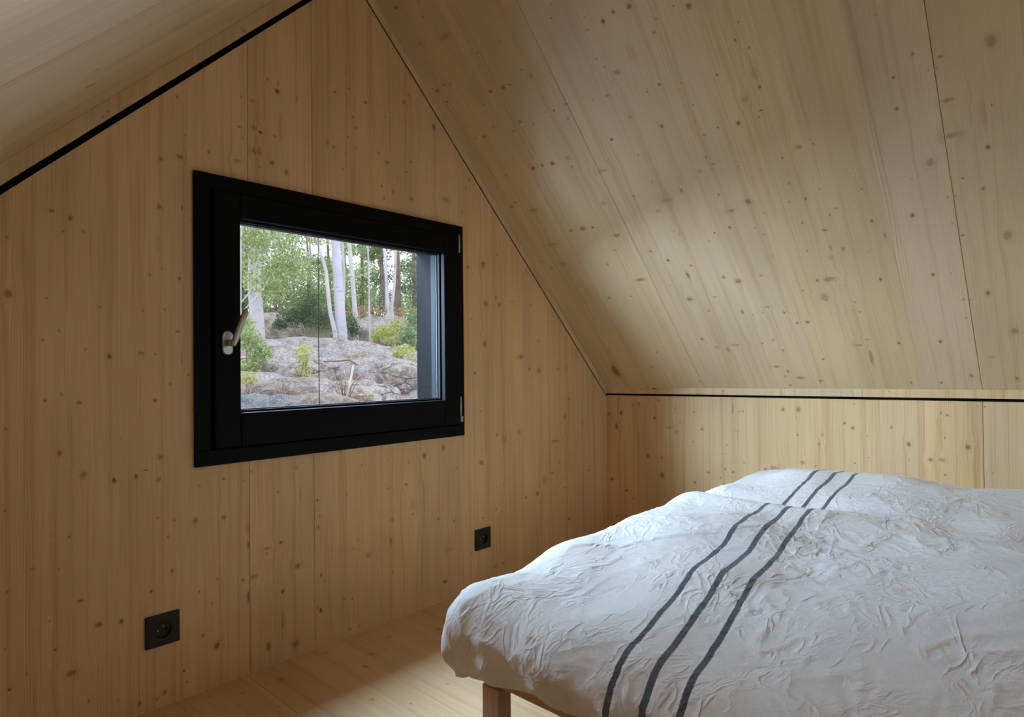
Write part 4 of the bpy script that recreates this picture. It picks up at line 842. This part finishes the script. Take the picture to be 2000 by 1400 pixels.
tree('birch_tree', 'slim crooked birch leaning against the grey middle trunk, on its left', 'tree', 8.9, [(620, 470, 5), (628, 500, 6), (637, 530, 7), (641, 575, 8), (645, 610, 8), (655, 650, 9)], BIRCH,
     [(612, 455, .3, 30, 20, 160)], L_FRESH, .035)
tree('birch_tree', 'thin birch just behind the grey middle trunk, on its right', 'tree', 9.8, [(666, 440, 6), (669, 490, 6), (672, 540, 6), (670, 600, 7), (671, 640, 7)], BIRCH)
tree('birch_tree', 'slender white birch to the right of the grey middle trunk', 'tree', 11.5, [(681, 450, 7), (684, 500, 8), (688, 540, 9), (692, 590, 9), (695, 625, 10)], BIRCH,
     [(700, 475, .6, 34, 24, 420)], L_MID, .04)
tree('birch_tree', 'thin pinkish stem with no leaves, right of the slender white birch', 'tree', 9.6, [(720, 535, 3), (721, 570, 4), (721, 610, 4), (723, 655, 5)], BIRCH,
     branches=[[(721, 545, 2, 0), (705, 536, 1.5, .1), (694, 535, 1, .2)]])
tree('birch_tree', 'crooked thin birch near the right edge of the window view', 'tree', 9.6, [(773, 470, 4), (772, 520, 5), (770, 560, 5), (765, 600, 6), (767, 640, 6), (769, 664, 7)], BIRCH,
     [(795, 480, .5, 34, 22, 350)], L_MID, .038)
tree('sapling', 'very thin pale stem at the left edge of the window view', 'tree', 8.0, [(472, 450, 4), (470, 520, 4), (469, 600, 5)], BIRCH, [(476, 480, .3, 14, 50, 240)], L_FRESH, .034)
# farther trees: pines and leafy trees up the slope
tree('pine_tree', 'reddish brown pine trunk near the right edge of the window view', 'tree', 15.5, [(775, 470, 9), (777, 530, 11), (777, 590, 13), (778, 615, 14)], PINE,
     [(770, 470, 0, 46, 18, 500), (800, 520, .5, 30, 16, 300), (795, 560, .4, 28, 14, 260)], L_PINE, .055)
tree('pine_tree', 'dark pine trunk left of the reddish brown pine', 'tree', 16.5, [(743, 470, 7), (746, 530, 8), (752, 580, 9), (758, 615, 10)], PINE,
     [(735, 488, 0, 36, 26, 520), (742, 545, .3, 30, 14, 280)], L_PINE, .055)
tree('pine_tree', 'grey dead trunk between the two pines', 'tree', 14.8, [(755, 555, 6), (757, 590, 9), (758, 618, 10)], ASPEN)
tree('pine_tree', 'thin dark pine at the extreme right of the window view', 'tree', 15.0, [(806, 470, 5), (808, 540, 6), (809, 610, 7)], PINE, [(812, 560, 0, 26, 60, 600), (820, 490, 0, 20, 20, 200)], L_PINE, .055)
FAR = [(545, 15.5, L_MID, 70, 520, 'leafy green tree behind the left birch'), (600, 17.5, L_MID, 44, 575, 'leafy far tree behind the slim crooked birch'),
       (640, 19, L_FRESH, 40, 540, 'far leafy tree behind the grey middle trunk'), (705, 17, L_FRESH, 42, 560, 'bushy far tree behind the slender white birch'),
       (485, 13.5, L_MID, 30, 545, 'leafy tree behind the thin stem at the left edge')]
for i, (px, dep, lf, rx, py, lab) in enumerate(FAR):
    tree('leafy_tree', lab, 'tree', dep, [(px, 470, 4), (px + 3, 540, 6), (px + 1, 622, 8)], PINE,
         [(px, py, 0, rx, 46, 1000), (px - 18, py + 45, .4, rx * .8, 26, 700), (px + 22, py - 62, -.3, rx * .6, 20, 260), (px - 22, py - 72, -.3, rx * .5, 14, 160)], lf, .065)
# distant wood: a row of separate trees beyond
for i, px in enumerate(range(470, 840, 34)):
    lab = 'distant tree %s in the far wood' % ('left of the thick birch', 'behind the thick birch', 'right of the thick birch', 'left of the slim crooked birch', 'behind the slim crooked birch', 'behind the grey middle trunk',
                                              'right of the grey middle trunk', 'behind the thin pinkish stem', 'left of the dark pine', 'behind the reddish brown pine', 'at the right edge')[i]
    tree('distant_tree', lab, 'tree', 24 + (i * 7 % 5), [(px, 500, 3), (px + 2, 560, 4), (px, 612, 5)], PINE,
         [(px, 585 + (i * 13 % 12), 0, 34, 34, 700), (px + 8, 530, 0, 24, 26, 160 if i in (3, 4, 6, 8, 9) else 420)], (L_MID, L_FRESH, L_PINE)[i % 3], .085, group='distant trees')
# undergrowth
shrub('spruce_shrub', 'dark green young spruce spreading over the crest left of the grey trunk', 'shrub', 590, 9.9,
      [(565, 622, 0, 26, 20, 700), (598, 612, .2, 30, 28, 1100), (628, 622, 0, 24, 26, 800), (610, 590, .3, 24, 20, 500), (545, 634, 0, 14, 12, 240)], L_DARK, .038, 5, PINE, aspect=.28)
shrub('spruce_shrub', 'small dark spruce just right of the grey middle trunk', 'shrub', 690, 9.9, [(688, 635, 0, 14, 22, 480), (694, 648, 0, 18, 12, 300)], L_DARK, .034, 3, PINE, aspect=.28)
shrub('leafy_shrub', 'bright yellow green shrub on the rock crest, right of the thin pinkish stem', 'shrub', 752, 9.3, [(752, 646, 0, 22, 15, 420), (736, 658, .1, 14, 10, 170), (776, 638, .2, 18, 20, 300), (765, 665, -.1, 24, 8, 220)], L_YELL, .030, 6)
shrub('leafy_shrub', 'green shrub on the rock crest at the right edge', 'shrub', 800, 9.1, [(800, 655, 0, 22, 18, 520), (806, 625, .3, 16, 28, 480), (808, 675, -.1, 14, 14, 240)], L_MID, .030, 6)
shrub('leafy_shrub', 'yellow green bush at the left edge of the window view', 'shrub', 488, 6.6, [(482, 660, 0, 28, 26, 620), (508, 688, 0, 26, 24, 520), (486, 718, -.1, 24, 20, 360), (478, 635, .3, 20, 28, 360)], L_FRESH, .026, 10)
shrub('leafy_shrub', 'low yellow green plant beside the blue grey boulder', 'shrub', 487, 5.2, [(485, 738, 0, 20, 14, 150)], L_YELL, .022, 5)
shrub('leafy_shrub', 'sparse yellow green sapling in the middle of the rock face', 'shrub', 594, 6.4, [(594, 688, 0, 18, 20, 230), (590, 715, 0, 16, 22, 130), (602, 735, -.1, 16, 20, 90)], L_YELL, .022, 7)
shrub('leafy_shrub', 'yellow green sprigs growing along the right side of the rock face', 'shrub', 798, 7.2, [(788, 684, 0, 26, 12, 300), (806, 716, -.1, 14, 24, 320), (776, 696, 0, 12, 9, 110), (812, 745, -.2, 8, 16, 110)], L_YELL, .024, 6)
shrub('dry_shrub', 'brown dry undergrowth along the far forest edge', 'shrub', 728, 13.0, [(725, 604, 0, 46, 13, 260), (790, 612, .3, 30, 12, 150), (690, 614, .4, 20, 9, 80)], L_DRY, .04, 4)
shrub('dry_shrub', 'tuft of rusty dry grass in the rock cleft', 'grass', 702, 6.9, [(703, 694, 0, 16, 8, 170), (688, 698, 0, 14, 6, 90)], L_DRY, .020, 4, aspect=.15)
shrub('dry_shrub', 'rusty dry leaves at the foot of the white broken stick', 'grass', 715, 5.4, [(716, 778, 0, 22, 9, 200), (640, 778, -.4, 30, 8, 140)], L_DRY, .018, 3, aspect=.3)
# bare twigs fanning out of one foot, and the bleached broken stick
foot = at(672, 780, 5.3)
tw = tag(empty('bare_shrub', tuple(foot)), 'bare leafless twigs fanning up in front of the rock face', 'shrub')
for i in range(26):
    a = -1 + 2 * i / 25 + RNG.normal() * .08; L_ = RNG.uniform(45, 75)
    ex, ey = 672 + a * 44 + 4, 778 - L_ * (1 - .25 * a * a)
    p1 = at(672 + a * 9, 776, 5.3 + RNG.normal() * .05); p2 = at(672 + a * 24 + RNG.normal() * 2, 778 - L_ * .5, 5.3 + RNG.normal() * .08); p3 = at(ex, ey, 5.3 + RNG.normal() * .1)
    tube('twig', [p1, p2, p3], [.0028, .0022, .0013], TWIG, tw, 5)
foot = at(540, 770, 5.2)
tw = tag(empty('bare_shrub', tuple(foot)), 'low pale twigs between the two front boulders', 'shrub')
for i in range(9):
    p1 = at(545 + i * 2.6, 770, 5.1); p3 = at(536 + i * 5 + RNG.normal() * 3, 735 + RNG.uniform(-6, 12), 5.15)
    tube('twig', [p1, p1 * .5 + p3 * .5 + RNG.normal(size=3) * .01, p3], [.004, .0035, .002], TWIG, tw, 5)
tag(tube('broken_stick', [at(677, 779, 5.1), at(683, 750, 5.15), at(688, 725, 5.2), at(690, 713, 5.22)], [.009, .009, .010, .008], DEADWOOD, None, 8),
    'bleached white broken stick standing in front of the rock face', 'stick')
tag(tube('fallen_branch', [at(632, 706, 6.6), at(660, 705, 6.6), at(682, 703, 6.6), at(698, 712, 6.5)], [.005, .008, .009, .005], PINE, None, 8),
    'dark fallen branch lying across the rock face', 'branch')
# cable hanging outside in front of the view
tag(tube('hanging_cable', [at(621.2, 452, 2.35), at(621.6, 560, 2.34), at(622, 660, 2.33), at(623.2, 735, 2.33), at(624, 800, 2.32), at(624.6, 900, 2.32)], .0016, SHADOW, None, 6),
    'thin dark cable hanging down outside the window', 'cable')
